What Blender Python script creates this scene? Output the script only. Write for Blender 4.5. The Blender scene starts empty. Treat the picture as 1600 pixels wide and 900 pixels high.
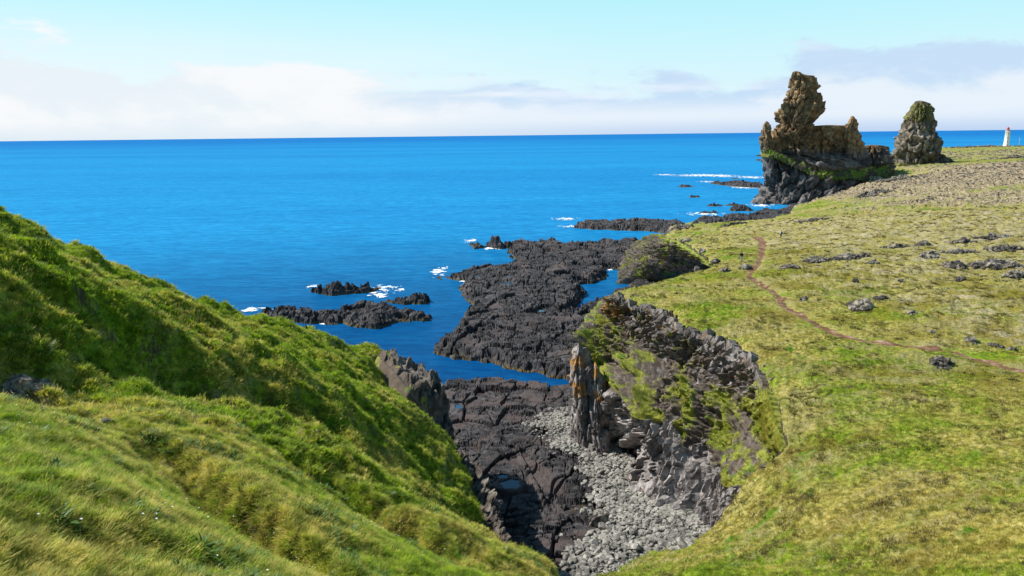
import bpy, math, random
import numpy as np
from mathutils import Vector, Matrix
rad = math.radians
S = bpy.context.scene
COL = S.collection

# ------------------------------------------------------------------ camera
CAMZ, FPX = 41.0, 1155.0
PITCH = math.atan(239 / FPX); ROLL = math.atan(18 / 1600)
cf = np.array([0, math.cos(PITCH), -math.sin(PITCH)])
cr0 = np.array([1.0, 0, 0]); cu0 = np.cross(cr0, cf)
cr = cr0 * math.cos(ROLL) - cu0 * math.sin(ROLL)
cu = cu0 * math.cos(ROLL) + cr0 * math.sin(ROLL)
cam_d = bpy.data.cameras.new('camera'); cam = bpy.data.objects.new('camera', cam_d); COL.objects.link(cam)
cam_d.sensor_width = 36.0; cam_d.lens = FPX / 1600 * 36.0
cam_d.clip_start = 0.3; cam_d.clip_end = 90000
cam.matrix_world = Matrix(((cr[0], cu[0], -cf[0], 0), (cr[1], cu[1], -cf[1], 0), (cr[2], cu[2], -cf[2], CAMZ), (0, 0, 0, 1)))
S.camera = cam

# ------------------------------------------------------------------ sun and sky
SUN_AZ, SUN_EL = 72.0, 47.0            # degrees left of the view direction, height
sun_dir = Vector((-math.sin(rad(SUN_AZ)) * math.cos(rad(SUN_EL)), math.cos(rad(SUN_AZ)) * math.cos(rad(SUN_EL)), math.sin(rad(SUN_EL))))
sl = bpy.data.lights.new('sun', 'SUN'); sl.energy = 5.0; sl.angle = rad(0.5); sl.color = (1.0, 0.955, 0.88)
so = bpy.data.objects.new('sun', sl); COL.objects.link(so)
so.rotation_euler = sun_dir.to_track_quat('Z', 'Y').to_euler(); so.location = (-60, 30, 120)
S.view_settings.view_transform = 'Standard'; S.view_settings.look = 'None'
S.view_settings.exposure = 0.42; S.view_settings.gamma = 1.0
S.render.engine = 'CYCLES'
S.cycles.max_bounces = 6; S.cycles.transparent_max_bounces = 8

# ------------------------------------------------------------------ node helper
def nd(nt, typ, ins=None, **at):
    n = nt.nodes.new(typ)
    for k, v in at.items(): setattr(n, k, v)
    for k, v in (ins or {}).items():
        s = n.inputs[k]
        if hasattr(v, 'is_output') or isinstance(v, bpy.types.NodeSocket): nt.links.new(v, s)
        else: s.default_value = v
    return n
def mathn(nt, op, a, b=0.0, c=0.0, clamp=False): return nd(nt, 'ShaderNodeMath', {0: a, 1: b, 2: c}, operation=op, use_clamp=clamp).outputs[0]
def ramp(nt, fac, stops, interp='LINEAR'):
    n = nd(nt, 'ShaderNodeValToRGB', {0: fac}); e = n.color_ramp.elements; n.color_ramp.interpolation = interp
    while len(e) < len(stops): e.new(0.5)
    for i, (p, c) in enumerate(stops):
        e[i].position = p; e[i].color = (c[0], c[1], c[2], 1) if isinstance(c, (tuple, list)) else (c, c, c, 1)
    return n.outputs[0]
def mixc(nt, f, a, b, blend='MIX'):
    n = nd(nt, 'ShaderNodeMix', data_type='RGBA', blend_type=blend)
    for i, v in ((0, f), (6, a), (7, b)):
        if isinstance(v, bpy.types.NodeSocket): nt.links.new(v, n.inputs[i])
        else: n.inputs[i].default_value = v if i == 0 else (v[0], v[1], v[2], 1)
    return n.outputs[2]
def noise(nt, vec, scale, detail=4, rough=0.55, dist=0.0, out=0):
    return nd(nt, 'ShaderNodeTexNoise', {'Vector': vec, 'Scale': scale, 'Detail': detail, 'Roughness': rough, 'Distortion': dist}).outputs[out]
def sstep(nt, v, a, b):
    return nd(nt, 'ShaderNodeMapRange', {'Value': v, 'From Min': a, 'From Max': b}, interpolation_type='SMOOTHSTEP').outputs[0]
def vscale(nt, v, s): return nd(nt, 'ShaderNodeMapping', {'Vector': v, 'Scale': s}).outputs[0]

world = bpy.data.worlds.new('World'); S.world = world; world.use_nodes = True
wt = world.node_tree; wt.nodes.clear()
sky = nd(wt, 'ShaderNodeTexSky', sky_type='NISHITA', sun_disc=False, sun_elevation=rad(SUN_EL), sun_rotation=rad(-SUN_AZ),
         air_density=1.0, dust_density=0.6, ozone_density=1.6, altitude=50)
tc = nd(wt, 'ShaderNodeTexCoord')
dirv = tc.outputs['Generated']
sep = nd(wt, 'ShaderNodeSeparateXYZ', {0: dirv})
el = sep.outputs[2]
# clouds: low banks over the sea, drawn on the direction with a strong horizontal stretch
lo = noise(wt, vscale(wt, dirv, (2.8, 2.8, 6.5)), 2.2, 8, 0.6, 0.2)
hi = noise(wt, vscale(wt, dirv, (1.6, 1.6, 16)), 2.6, 6, 0.58, 0.2)
side = mathn(wt, 'MULTIPLY', mathn(wt, 'MULTIPLY', sep.outputs[0], sep.outputs[0]), 0.16)                    # the bank is taller towards the right (east)
hgt = mathn(wt, 'ADD', mathn(wt, 'MULTIPLY_ADD', lo, 0.19, -0.032), side)
bank = mathn(wt, 'SUBTRACT', hgt, el)
bankm = mathn(wt, 'MULTIPLY', sstep(wt, bank, -0.008, 0.012), sstep(wt, sep.outputs[1], -0.6, 0.6))
base = mixc(wt, 1.0, sky.outputs[0], (0.78, 1.30, 1.30), 'MULTIPLY')
base = mixc(wt, sstep(wt, el, 0.55, 0.08), base, mixc(wt, sstep(wt, el, 0.02, 0.19), (6.9, 8.7, 9.3), (4.7, 8.7, 9.5)))
pale = mathn(wt, 'MULTIPLY', sstep(wt, mathn(wt, 'MULTIPLY_ADD', sep.outputs[0], -0.22, mathn(wt, 'MULTIPLY_ADD', hi, 0.12, 0.03)), 0.02, 0.20), sstep(wt, el, 0.20, 0.06))
base = mixc(wt, mathn(wt, 'MULTIPLY', mathn(wt, 'MULTIPLY', pale, 0.45), sstep(wt, sep.outputs[1], -0.3, 0.3)), base, (9.3, 9.6, 9.8))
cshade = mixc(wt, sstep(wt, mathn(wt, 'MAXIMUM', mathn(wt, 'MULTIPLY', bank, 0.9), mathn(wt, 'SUBTRACT', 0.066, el)), 0.018, 0.046), (5.4, 7.0, 8.9), (7.7, 8.4, 9.2))
cshade = mixc(wt, sstep(wt, hi, 0.50, 0.70), cshade, (7.4, 8.2, 9.4))
cshade = mixc(wt, sstep(wt, mathn(wt, 'MULTIPLY_ADD', hi, 0.5, mathn(wt, 'MULTIPLY', sep.outputs[0], -1.1)), 0.22, 0.5), cshade, mixc(wt, sstep(wt, lo, 0.4, 0.62), (7.7, 8.4, 8.9), (9.0, 9.1, 9.3)))
skyc = mixc(wt, mathn(wt, 'MULTIPLY', bankm, 0.92), base, cshade)
skyc = mixc(wt, mathn(wt, 'MULTIPLY', sstep(wt, el, 0.024, -0.002), 0.8), skyc, mixc(wt, sstep(wt, sep.outputs[0], -0.4, 0.4), (6.9, 7.9, 8.7), (4.4, 5.9, 8.4)))
bg = nd(wt, 'ShaderNodeBackground', {0: skyc, 1: 0.079})
nd(wt, 'ShaderNodeOutputWorld', {0: bg.outputs[0]})

# ------------------------------------------------------------------ pixel of the photograph -> place in the world
def ray(px, py): return cf + cr * ((px - 800) / FPX) + cu * ((450 - py) / FPX)
def P(px, py, z=None, Y=None):
    d = ray(px, py); t = (z - CAMZ) / d[2] if z is not None else Y / d[1]
    return np.array([0, 0, CAMZ]) + d * t
def PXY(*pts): return np.array([P(a, b, z=c)[:2] for a, b, c in pts])

# ------------------------------------------------------------------ numpy noise
def hsh(ix, iy, seed, k=0):
    n = (ix.astype(np.int64) * 374761393 + iy.astype(np.int64) * 668265263 + seed * 1274126177 + k * 977323) & 0xffffffff
    n = ((n ^ (n >> 13)) * 1274126177) & 0xffffffff
    n = n ^ (n >> 16); n = (n * 2246822519) & 0xffffffff
    return ((n ^ (n >> 15)) & 0xffffff) / float(0xffffff)
def vn(x, y, seed=0):
    ix = np.floor(x); iy = np.floor(y); fx = x - ix; fy = y - iy
    u = fx * fx * fx * (fx * (fx * 6 - 15) + 10); v = fy * fy * fy * (fy * (fy * 6 - 15) + 10)
    def g(a, b, dx, dy):
        th = hsh(a, b, seed) * 2 * math.pi; return np.cos(th) * dx + np.sin(th) * dy
    n = (g(ix, iy, fx, fy) * (1 - u) + g(ix + 1, iy, fx - 1, fy) * u) * (1 - v) + (g(ix, iy + 1, fx, fy - 1) * (1 - u) + g(ix + 1, iy + 1, fx - 1, fy - 1) * u) * v
    return n * 1.4
def fbm(x, y, seed=0, oc=4, gain=0.5):
    s = 0; a = 1.0; t = 0
    for i in range(oc):
        s = s + a * vn(x * 2 ** i + 17.3 * i, y * 2 ** i - 9.1 * i, seed + i); t += a; a *= gain
    return s / t * 1.6
def ridge(x, y, seed=0, oc=4):
    s = 0; a = 1.0
    for i in range(oc):
        s = s + a * (1 - 2 * np.abs(vn(x * 2 ** i, y * 2 ** i, seed + i))); a *= 0.5
    return s / 1.875
def facet(x, y, seed=0, tilt=0.8):
    """broken rock: cells each with a height and a tilt of their own; returns height about -1..1 and the distance to the crack"""
    ix = np.floor(x); iy = np.floor(y)
    f1 = np.full(x.shape, 9.0); f2 = np.full(x.shape, 9.0); h = np.zeros(x.shape)
    for dx in (-1, 0, 1):
        for dy in (-1, 0, 1):
            a = ix + dx; b = iy + dy
            ex = x - (a + 0.1 + 0.8 * hsh(a, b, seed)); ey = y - (b + 0.1 + 0.8 * hsh(a, b, seed, 1))
            d = ex * ex + ey * ey
            hh = hsh(a, b, seed, 2) * 2 - 1 + tilt * ((hsh(a, b, seed, 3) - 0.5) * ex + (hsh(a, b, seed, 4) - 0.5) * ey) * 2
            c = d < f1
            f2 = np.where(c, f1, np.minimum(f2, d)); h = np.where(c, hh, h); f1 = np.where(c, d, f1)
    return h, np.sqrt(f2) - np.sqrt(f1)
def sm(x, a, b):
    t = np.clip((x - a) / (b - a), 0, 1); return t * t * (3 - 2 * t)
def sdf(poly, x, y):
    """signed distance, positive inside"""
    poly = np.asarray(poly); d = np.full(x.shape, 1e18); ins = np.zeros(x.shape, bool); n = len(poly)
    for i in range(n):
        ax, ay = poly[i]; bx, by = poly[(i + 1) % n]
        ex, ey = bx - ax, by - ay; wx, wy = x - ax, y - ay
        t = np.clip((wx * ex + wy * ey) / (ex * ex + ey * ey + 1e-9), 0, 1)
        d = np.minimum(d, (wx - ex * t) ** 2 + (wy - ey * t) ** 2)
        c = ((ay > y) != (by > y)) & (x < (bx - ax) * (y - ay) / (by - ay + 1e-12) + ax); ins ^= c
    return np.where(ins, 1, -1) * np.sqrt(d)
def polydist(pl, x, y):
    pl = np.asarray(pl); d = np.full(x.shape, 1e18)
    for i in range(len(pl) - 1):
        ax, ay = pl[i][:2]; bx, by = pl[i + 1][:2]
        ex, ey = bx - ax, by - ay; wx, wy = x - ax, y - ay
        t = np.clip((wx * ex + wy * ey) / (ex * ex + ey * ey + 1e-9), 0, 1)
        d = np.minimum(d, (wx - ex * t) ** 2 + (wy - ey * t) ** 2)
    return np.sqrt(d)
class RBF:
    def __init__(s, pts, lam=0.02, sc=50.0):
        p = np.array(pts, float); s.sc = sc; s.q = p[:, :2] / sc; n = len(p)
        A = np.zeros((n + 3, n + 3)); A[:n, :n] = s.k(s.q[:, None, 0] - s.q[None, :, 0], s.q[:, None, 1] - s.q[None, :, 1]) + lam * np.eye(n)
        A[:n, n] = 1; A[:n, n + 1:] = s.q; A[n, :n] = 1; A[n + 1:, :n] = s.q.T
        s.w = np.linalg.solve(A, np.concatenate([p[:, 2], [0, 0, 0]]))
    def k(s, dx, dy):
        r = np.sqrt(dx * dx + dy * dy + 1e-4); return r     # linear kernel: no overshoot
    def __call__(s, x, y):
        x = x / s.sc; y = y / s.sc; r = s.w[-3] + s.w[-2] * x + s.w[-1] * y
        for (qx, qy), w in zip(s.q, s.w[:-3]): r = r + w * s.k(x - qx, y - qy)
        return r

# ------------------------------------------------------------------ meshes and objects
def link(o, parent=None, **pr):
    COL.objects.link(o)
    if parent is not None: o.parent = parent
    for k, v in pr.items(): o[k] = v
    return o
def mesh_np(name, v, f, mat=None, smooth=False, attrs=None):
    me = bpy.data.meshes.new(name); v = np.asarray(v, np.float32); f = np.asarray(f, np.int32); k = f.shape[1]
    me.vertices.add(len(v)); me.vertices.foreach_set('co', v.ravel())
    me.loops.add(f.size); me.loops.foreach_set('vertex_index', f.ravel())
    me.polygons.add(len(f)); me.polygons.foreach_set('loop_start', np.arange(0, f.size, k, dtype=np.int32)); me.polygons.foreach_set('loop_total', np.full(len(f), k, np.int32))
    me.update(calc_edges=True)
    me.polygons.foreach_set('use_smooth', np.full(len(f), smooth))
    for an, av in (attrs or {}).items():
        a = me.attributes.new(an, 'FLOAT', 'POINT'); a.data.foreach_set('value', np.asarray(av, np.float32).ravel())
    if mat: me.materials.append(mat)
    return me
def gridfaces(nu, nv, keep=None, wrap=False):
    i, j = np.meshgrid(np.arange(nu if wrap else nu - 1), np.arange(nv - 1), indexing='ij')
    i2 = (i + 1) % nu
    f = np.stack([i * nv + j, i2 * nv + j, i2 * nv + j + 1, i * nv + j + 1], -1).reshape(-1, 4)
    if keep is not None:
        k = keep.ravel(); f = f[k[f].any(1)]
    return f
def compact(v, f, attrs=None):
    used = np.zeros(len(v), bool); used[f.ravel()] = True; idx = np.cumsum(used) - 1
    return v[used], idx[f], {k: a[used] for k, a in (attrs or {}).items()}
def obj(name, me, parent=None, **pr): return link(bpy.data.objects.new(name, me), parent, **pr)
def polar(az0, az1, n, r0, r1, m, seed=1):
    a = np.radians(np.linspace(az0, az1, n)); r = np.geomspace(r0, r1, m)
    A, R = np.meshgrid(a, r, indexing='ij')
    rng = np.random.default_rng(seed)
    ja = (rng.random(A.shape) - 0.5) * 0.5 * (a[1] - a[0]); jr = (rng.random(A.shape) - 0.5) * 0.5 * (r[1] / r[0] - 1)
    ja[0] = ja[-1] = 0; ja[:, 0] = ja[:, -1] = 0; jr[0] = jr[-1] = 0
    A = A + ja; R = R * (1 + jr)
    return np.sin(A) * R, np.cos(A) * R

# ------------------------------------------------------------------ materials
def newmat(name):
    m = bpy.data.materials.new(name); m.use_nodes = True; nt = m.node_tree; nt.nodes.clear()
    geo = nd(nt, 'ShaderNodeNewGeometry'); return m, nt, geo.outputs['Position'], geo
def finish(nt, col, rough=0.9, bump=None, bstr=0.5, bdist=0.1, spec=0.3, **ex):
    ins = {'Base Color': col, 'Roughness': rough, 'Specular IOR Level': spec}; ins.update(ex)
    if bump is not None: ins['Normal'] = nd(nt, 'ShaderNodeBump', {'Height': bump, 'Strength': bstr, 'Distance': bdist}).outputs[0]
    b = nd(nt, 'ShaderNodeBsdfPrincipled', ins)
    nd(nt, 'ShaderNodeOutputMaterial', {0: b.outputs[0]}); return b
def attr(nt, n): return nd(nt, 'ShaderNodeAttribute', attribute_name=n, attribute_type='GEOMETRY').outputs['Fac']

def grass_colour(nt, pos, lush, dry):
    """shared by the ground and the blades that stand on it"""
    n1 = noise(nt, pos, 0.35, 5, 0.6); n2 = noise(nt, pos, 2.3, 3, 0.6); n3 = noise(nt, pos, 0.08, 3, 0.5)
    a = mixc(nt, sstep(nt, n2, 0.35, 0.68), (0.085, 0.145, 0.008), (0.26, 0.345, 0.018))
    b = mixc(nt, sstep(nt, n2, 0.35, 0.65), (0.22, 0.195, 0.04), (0.50, 0.41, 0.15))
    f = mathn(nt, 'ADD', mathn(nt, 'MULTIPLY_ADD', n1, 0.6, mathn(nt, 'MULTIPLY', n3, 1.0)), dry)
    c = mixc(nt, sstep(nt, f, 0.80, 1.06), a, b)
    xx = nd(nt, 'ShaderNodeSeparateXYZ', {0: pos}).outputs[0]
    mh = mathn(nt, 'MULTIPLY', sstep(nt, noise(nt, vscale(nt, pos, (0.6, 1, 1)), 0.15, 6, 0.65), 0.50, 0.60), sstep(nt, xx, 8, 24))
    c = mixc(nt, mathn(nt, 'MULTIPLY', mh, 0.72), c, mixc(nt, n2, (0.13, 0.095, 0.014), (0.33, 0.255, 0.06)))
    c = mixc(nt, mathn(nt, 'MULTIPLY', sstep(nt, noise(nt, vscale(nt, pos, (0.6, 1.1, 1)), 1.5, 5, 0.68), 0.55, 0.68), 0.75), c, (0.085, 0.088, 0.016))
    g = mathn(nt, 'ADD', noise(nt, pos, 0.6, 4, 0.6), lush)
    return mixc(nt, sstep(nt, g, 0.60, 0.76), c, (0.09, 0.20, 0.008))

def mat_ground(name, hill=False):
    m, nt, pos, geo = newmat(name)
    dry = attr(nt, 'dry'); lush = attr(nt, 'lush'); rocky = attr(nt, 'rocky'); moss = attr(nt, 'moss'); soil_shade = attr(nt, 'soil_shade')
    c = grass_colour(nt, pos, lush, dry)
    # yellow-brown moss heath
    ms = mixc(nt, noise(nt, pos, 1.1, 5, 0.65), (0.15, 0.13, 0.010), (0.32, 0.26, 0.035))
    c = mixc(nt, mathn(nt, 'MULTIPLY', moss, sstep(nt, noise(nt, vscale(nt, pos, (0.5, 1.2, 1)), 0.22, 5, 0.62), 0.40, 0.62)), c, ms)
    # bleached lichen / dead grass
    bl = mixc(nt, noise(nt, pos, 1.7, 5, 0.7), (0.28, 0.22, 0.11), (0.58, 0.50, 0.33))
    c = mixc(nt, mathn(nt, 'MULTIPLY', sstep(nt, dry, 0.12, 0.6), sstep(nt, noise(nt, pos, 0.33, 6, 0.72), 0.44, 0.60)), c, bl)
    st_ = noise(nt, vscale(nt, pos, (0.45, 1.2, 1)), 0.16, 7, 0.72)
    c = mixc(nt, mathn(nt, 'MULTIPLY', sstep(nt, st_, 0.49, 0.60), 0.75), c, mixc(nt, noise(nt, pos, 2.5, 4, .7), (0.20, 0.16, 0.055), (0.46, 0.39, 0.20)))
    fine = noise(nt, pos, 7.0, 5, 0.8)
    c = mixc(nt, sstep(nt, fine, 0.54, 0.36), c, mixc(nt, 1.0, c, (0.45, 0.52, 0.4), 'MULTIPLY'))
    # stony lava ground
    rk = ramp(nt, noise(nt, pos, 1.3, 6, 0.75), [(0.34, (0.05, 0.038, 0.032)), (0.47, (0.19, 0.145, 0.088)), (0.57, (0.46, 0.37, 0.235))])
    c = mixc(nt, sstep(nt, mathn(nt, 'MULTIPLY_ADD', noise(nt, pos, 0.21, 6, 0.7), 0.9, rocky), 0.80, 1.02), c, rk)
    sc = mixc(nt, noise(nt, pos, 3.0, 5, 0.7), (0.020, 0.013, 0.009), (0.075, 0.045, 0.028))  # slump soil, its colour darkened to carry the shadow in the hollows
    c = mixc(nt, sstep(nt, mathn(nt, 'MULTIPLY_ADD', noise(nt, pos, 0.9, 4, 0.7), 0.6, soil_shade), 0.70, 0.92), c, sc)
    # bare rock where it is steep
    nz = nd(nt, 'ShaderNodeSeparateXYZ', {0: geo.outputs['True Normal']}).outputs[2]
    st = mathn(nt, 'MULTIPLY_ADD', mathn(nt, 'SUBTRACT', noise(nt, pos, 0.7, 5, 0.65), 0.5), 0.5, nz)
    dk = mixc(nt, noise(nt, pos, 2.2, 5, 0.7), (0.022, 0.016, 0.013), (0.10, 0.075, 0.055))
    c = mixc(nt, sstep(nt, st, 0.42, 0.26) if hill else sstep(nt, st, 0.52, 0.34), c, dk)
    h = mathn(nt, 'MULTIPLY_ADD', noise(nt, pos, 14.0, 3, 0.7), 0.35, noise(nt, pos, 3.2, 5, 0.7))
    finish(nt, c, 0.95, h, 0.85, 0.22, 0.12); return m

def mat_rock(name, dark, mid, light, lichen=None, lamt=0.62, veg=False, tide=False, red=False, scale=1.0, rough=0.85, bd=0.12, warm=None):
    m, nt, pos, geo = newmat(name)
    n = noise(nt, pos, 0.9 * scale, 7, 0.72); n2 = noise(nt, pos, 0.16 * scale, 4, 0.6)
    c = ramp(nt, mathn(nt, 'MULTIPLY_ADD', n2, 0.35, mathn(nt, 'MULTIPLY', n, 0.65)), [(0.36, dark), (0.48, mid), (0.62, light)])
    if warm:
        lo_, hi_, wc = warm
        z = nd(nt, 'ShaderNodeSeparateXYZ', {0: pos}).outputs[2]
        f = sstep(nt, mathn(nt, 'MULTIPLY_ADD', noise(nt, pos, 0.12, 4, 0.6), 12.0, mathn(nt, 'SUBTRACT', z, 6.0)), lo_, hi_)
        w = ramp(nt, mathn(nt, 'MULTIPLY_ADD', n2, 0.35, mathn(nt, 'MULTIPLY', n, 0.65)), [(0.36, wc[0]), (0.5, wc[1]), (0.66, wc[2])])
        c = mixc(nt, f, c, w)
    if lichen:
        l = attr(nt, 'lichen') if lichen == 'attr' else 0.0
        f = sstep(nt, mathn(nt, 'ADD', noise(nt, pos, 0.55 * scale, 5, 0.65), l), lamt, lamt + 0.12)
        c = mixc(nt, f, c, mixc(nt, noise(nt, pos, 3, 4, 0.7), (0.30, 0.13, 0.03), (0.50, 0.27, 0.08)))
    if tide:
        z = nd(nt, 'ShaderNodeSeparateXYZ', {0: pos}).outputs[2]
        f = sstep(nt, mathn(nt, 'MULTIPLY_ADD', noise(nt, pos, 0.5, 4, 0.6), 0.9, z), 1.0, 0.62)
        c = mixc(nt, mathn(nt, 'MULTIPLY', f, 0.75), c, (0.13, 0.085, 0.022))
        g = sstep(nt, noise(nt, pos, 0.20, 5, 0.6), 0.44, 0.56)                       # smooth red-brown slabs
        c = mixc(nt, mathn(nt, 'MULTIPLY', g, attr(nt, 'slab')), c, mixc(nt, n, (0.036, 0.027, 0.026), (0.115, 0.085, 0.078)))
    if red:
        f = sstep(nt, mathn(nt, 'ADD', noise(nt, pos, 0.5, 4, 0.6), attr(nt, 'red')), 1.02, 1.12)
        c = mixc(nt, f, c, (0.28, 0.075, 0.045))
    if veg:
        v = attr(nt, 'veg')
        c = mixc(nt, mathn(nt, 'MULTIPLY', sstep(nt, v, 0.12, 0.38), 0.85), c, mixc(nt, n, (0.030, 0.020, 0.014), (0.16, 0.115, 0.08)))
        f = sstep(nt, mathn(nt, 'ADD', noise(nt, pos, 0.75, 5, 0.65), v), 0.92, 1.05)
        gc = mixc(nt, noise(nt, pos, 2.4, 4, 0.65), (0.10, 0.13, 0.012), (0.34, 0.33, 0.055))
        gc = mixc(nt, sstep(nt, noise(nt, pos, 0.5, 3), 0.56, 0.66), gc, (0.09, 0.19, 0.02))
        c = mixc(nt, f, c, gc)
    h = mathn(nt, 'MULTIPLY_ADD', noise(nt, pos, 9.0 * scale, 4, 0.75), 0.3, noise(nt, pos, 2.4 * scale, 6, 0.7))
    finish(nt, c, rough, h, 0.9, bd, 0.3); return m

M_hill = mat_ground('hill_grass', True); M_mead = mat_ground('meadow_grass')
M_lava = mat_rock('black_lava', (0.011, 0.010, 0.011), (0.027, 0.024, 0.025), (0.105, 0.093, 0.094), tide=True, scale=1.3)
M_cliff = mat_rock('cliff_basalt', (0.055, 0.046, 0.042), (0.22, 0.19, 0.18), (0.46, 0.42, 0.40), lichen='attr', lamt=0.78, veg=True, red=True, scale=1.2)
M_stack = mat_rock('stack_rock', (0.026, 0.023, 0.023), (0.085, 0.074, 0.072), (0.25, 0.22, 0.20), veg=True,
                   warm=(27, 33, ((0.030, 0.020, 0.013), (0.20, 0.122, 0.058), (0.52, 0.34, 0.17))), scale=0.35, bd=0.5)
M_stack2 = mat_rock('pinnacle_rock', (0.032, 0.027, 0.022), (0.12, 0.098, 0.075), (0.36, 0.30, 0.23), veg=True, scale=0.35, bd=0.5)
M_crag = mat_rock('crag_basalt', (0.020, 0.016, 0.014), (0.070, 0.055, 0.046), (0.20, 0.17, 0.14), veg=True, scale=1.2)
M_outcrop = mat_rock('outcrop_rock', (0.016, 0.013, 0.012), (0.060, 0.050, 0.043), (0.42, 0.36, 0.28), scale=1.9)
M_beach = mat_rock('beach_stone', (0.07, 0.065, 0.058), (0.19, 0.178, 0.155), (0.42, 0.39, 0.34), scale=2.4, rough=0.8, bd=0.05)

# sea
m, nt, pos, geo = newmat('sea_water'); M_sea = m
d = nd(nt, 'ShaderNodeVectorMath', {0: pos}, operation='LENGTH').outputs['Value']
wv = noise(nt, vscale(nt, pos, (0.35, 1.0, 1)), 0.55, 5, 0.62)
w2 = noise(nt, vscale(nt, pos, (0.25, 1.0, 1)), 0.07, 5, 0.6)
w3 = noise(nt, vscale(nt, pos, (0.12, 1.0, 1)), 0.008, 4, 0.55)
big = noise(nt, vscale(nt, pos, (0.3, 1.0, 1)), 0.0022, 4, 0.6)
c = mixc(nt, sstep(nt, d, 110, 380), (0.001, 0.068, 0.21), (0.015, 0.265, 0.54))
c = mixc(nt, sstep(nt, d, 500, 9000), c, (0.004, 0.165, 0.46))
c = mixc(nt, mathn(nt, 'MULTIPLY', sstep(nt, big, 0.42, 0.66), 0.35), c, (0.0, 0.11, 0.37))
c = mixc(nt, mathn(nt, 'MULTIPLY', sstep(nt, w2, 0.60, 0.40), 0.30), c, mixc(nt, 1.0, c, (0.5, 0.70, 0.75), 'MULTIPLY'))
c = mixc(nt, mathn(nt, 'MULTIPLY', sstep(nt, wv, 0.58, 0.42), 0.6), c, mixc(nt, 1.0, c, (0.4, 0.60, 0.7), 'MULTIPLY'))  # ripple troughs darkened in the colour to strengthen the bump's weak shading
wm = noise(nt, vscale(nt, pos, (0.3, 1.0, 1)), 0.22, 4, 0.65)
c = mixc(nt, mathn(nt, 'MULTIPLY', sstep(nt, wm, 0.56, 0.42), 0.45), c, mixc(nt, 1.0, c, (0.4, 0.66, 0.75), 'MULTIPLY'))  # mid-size ripples shaded in the water colour too
cap = mathn(nt, 'MULTIPLY', sstep(nt, noise(nt, vscale(nt, pos, (0.35, 1.0, 1)), 0.05, 4, 0.9), 0.69, 0.72), sstep(nt, d, 450, 1100))
c = mixc(nt, mathn(nt, 'MULTIPLY', cap, 0.8), c, (0.75, 0.8, 0.85))
h = mathn(nt, 'ADD', mathn(nt, 'MULTIPLY', wv, 0.55), mathn(nt, 'ADD', mathn(nt, 'MULTIPLY', w2, 1.6), mathn(nt, 'MULTIPLY', w3, 8.0)))
nb = nd(nt, 'ShaderNodeBump', {'Height': h, 'Strength': 0.8, 'Distance': 1.0}).outputs[0]
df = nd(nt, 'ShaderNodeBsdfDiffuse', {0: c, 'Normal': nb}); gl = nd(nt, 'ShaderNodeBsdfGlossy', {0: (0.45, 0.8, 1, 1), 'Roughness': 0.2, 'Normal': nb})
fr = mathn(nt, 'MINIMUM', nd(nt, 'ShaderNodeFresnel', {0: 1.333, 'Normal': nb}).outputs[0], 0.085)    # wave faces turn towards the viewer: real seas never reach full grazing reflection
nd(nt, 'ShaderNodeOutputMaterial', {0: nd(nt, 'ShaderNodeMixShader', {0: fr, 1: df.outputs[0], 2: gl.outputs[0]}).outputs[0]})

def plain(name, col, rough=0.7, var=0.15, scale=8.0, **ex):
    m, nt, pos, geo = newmat(name); tco = nd(nt, 'ShaderNodeTexCoord').outputs['Object']
    n = noise(nt, tco, scale, 4, 0.6)
    c = mixc(nt, n, tuple(x * (1 - var) for x in col), tuple(min(1, x * (1 + var)) for x in col))
    finish(nt, c, rough, n, 0.2, 0.02, 0.3, **ex); return m

# ------------------------------------------------------------------ the lie of the upland
Q = []                                   # left hill: (px, py, distance ahead)
for row in [
    (900, [(-250, 7), (0, 8.5), (200, 9.8), (400, 12), (600, 17), (750, 23.5)]),
    (800, [(-250, 8.5), (0, 10.6), (200, 13), (400, 17.5), (550, 23), (650, 29)]),
    (700, [(-250, 12), (0, 14.5), (150, 17.5), (300, 22), (400, 27), (500, 32.5)]),
    (640, [(0, 19), (150, 24), (300, 32), (400, 36)])]:
    for px, Y in row[1]: Q.append(P(px, row[0], Y=Y))
for px, py, Y in [
    (844, 898, 29), (790, 868, 29.5), (720, 828, 30.5), (640, 780, 32),
    # foot of the shaded scarp
    (-200, 590, 26), (0, 590, 29.5), (130, 590, 32.5), (280, 625, 39), (450, 660, 43), (560, 730, 42), (640, 790, 37.5), (720, 845, 34),
    # top of the scarp
    (-200, 330, 31), (0, 425, 34.5), (130, 460, 38), (280, 510, 43.5), (400, 560, 47), (480, 600, 48.5), (560, 645, 51), (640, 695, 54), (700, 735, 56), (764, 767, 57),
    # lit upper slope
    (100, 425, 48), (250, 470, 55), (400, 530, 62), (520, 570, 66), (600, 620, 64), (650, 650, 62),
    # crest against the sea
    (-200, 250, 58), (0, 340, 60), (100, 377, 63), (200, 430, 67), (300, 467, 70), (380, 497, 73), (440, 502, 76), (500, 525, 79), (560, 540, 81), (610, 549, 83), (665, 576, 84), (690, 600, 83),
    # edge over the beach
    (695, 640, 80), (697, 678, 74), (727, 713, 66), (769, 815, 52.5), (788, 845, 46.5)]:
    Q.append(P(px, py, Y=Y))
Q += [np.array(p) for p in [(0, 0, 39.4), (-20, 0, 41), (-45, 10, 43), (-60, 40, 40), (15, 5, 36), (0, 12, 32.2), (4, 22, 25.3)]]
HL = RBF(Q, 0.004)
R = []
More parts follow.
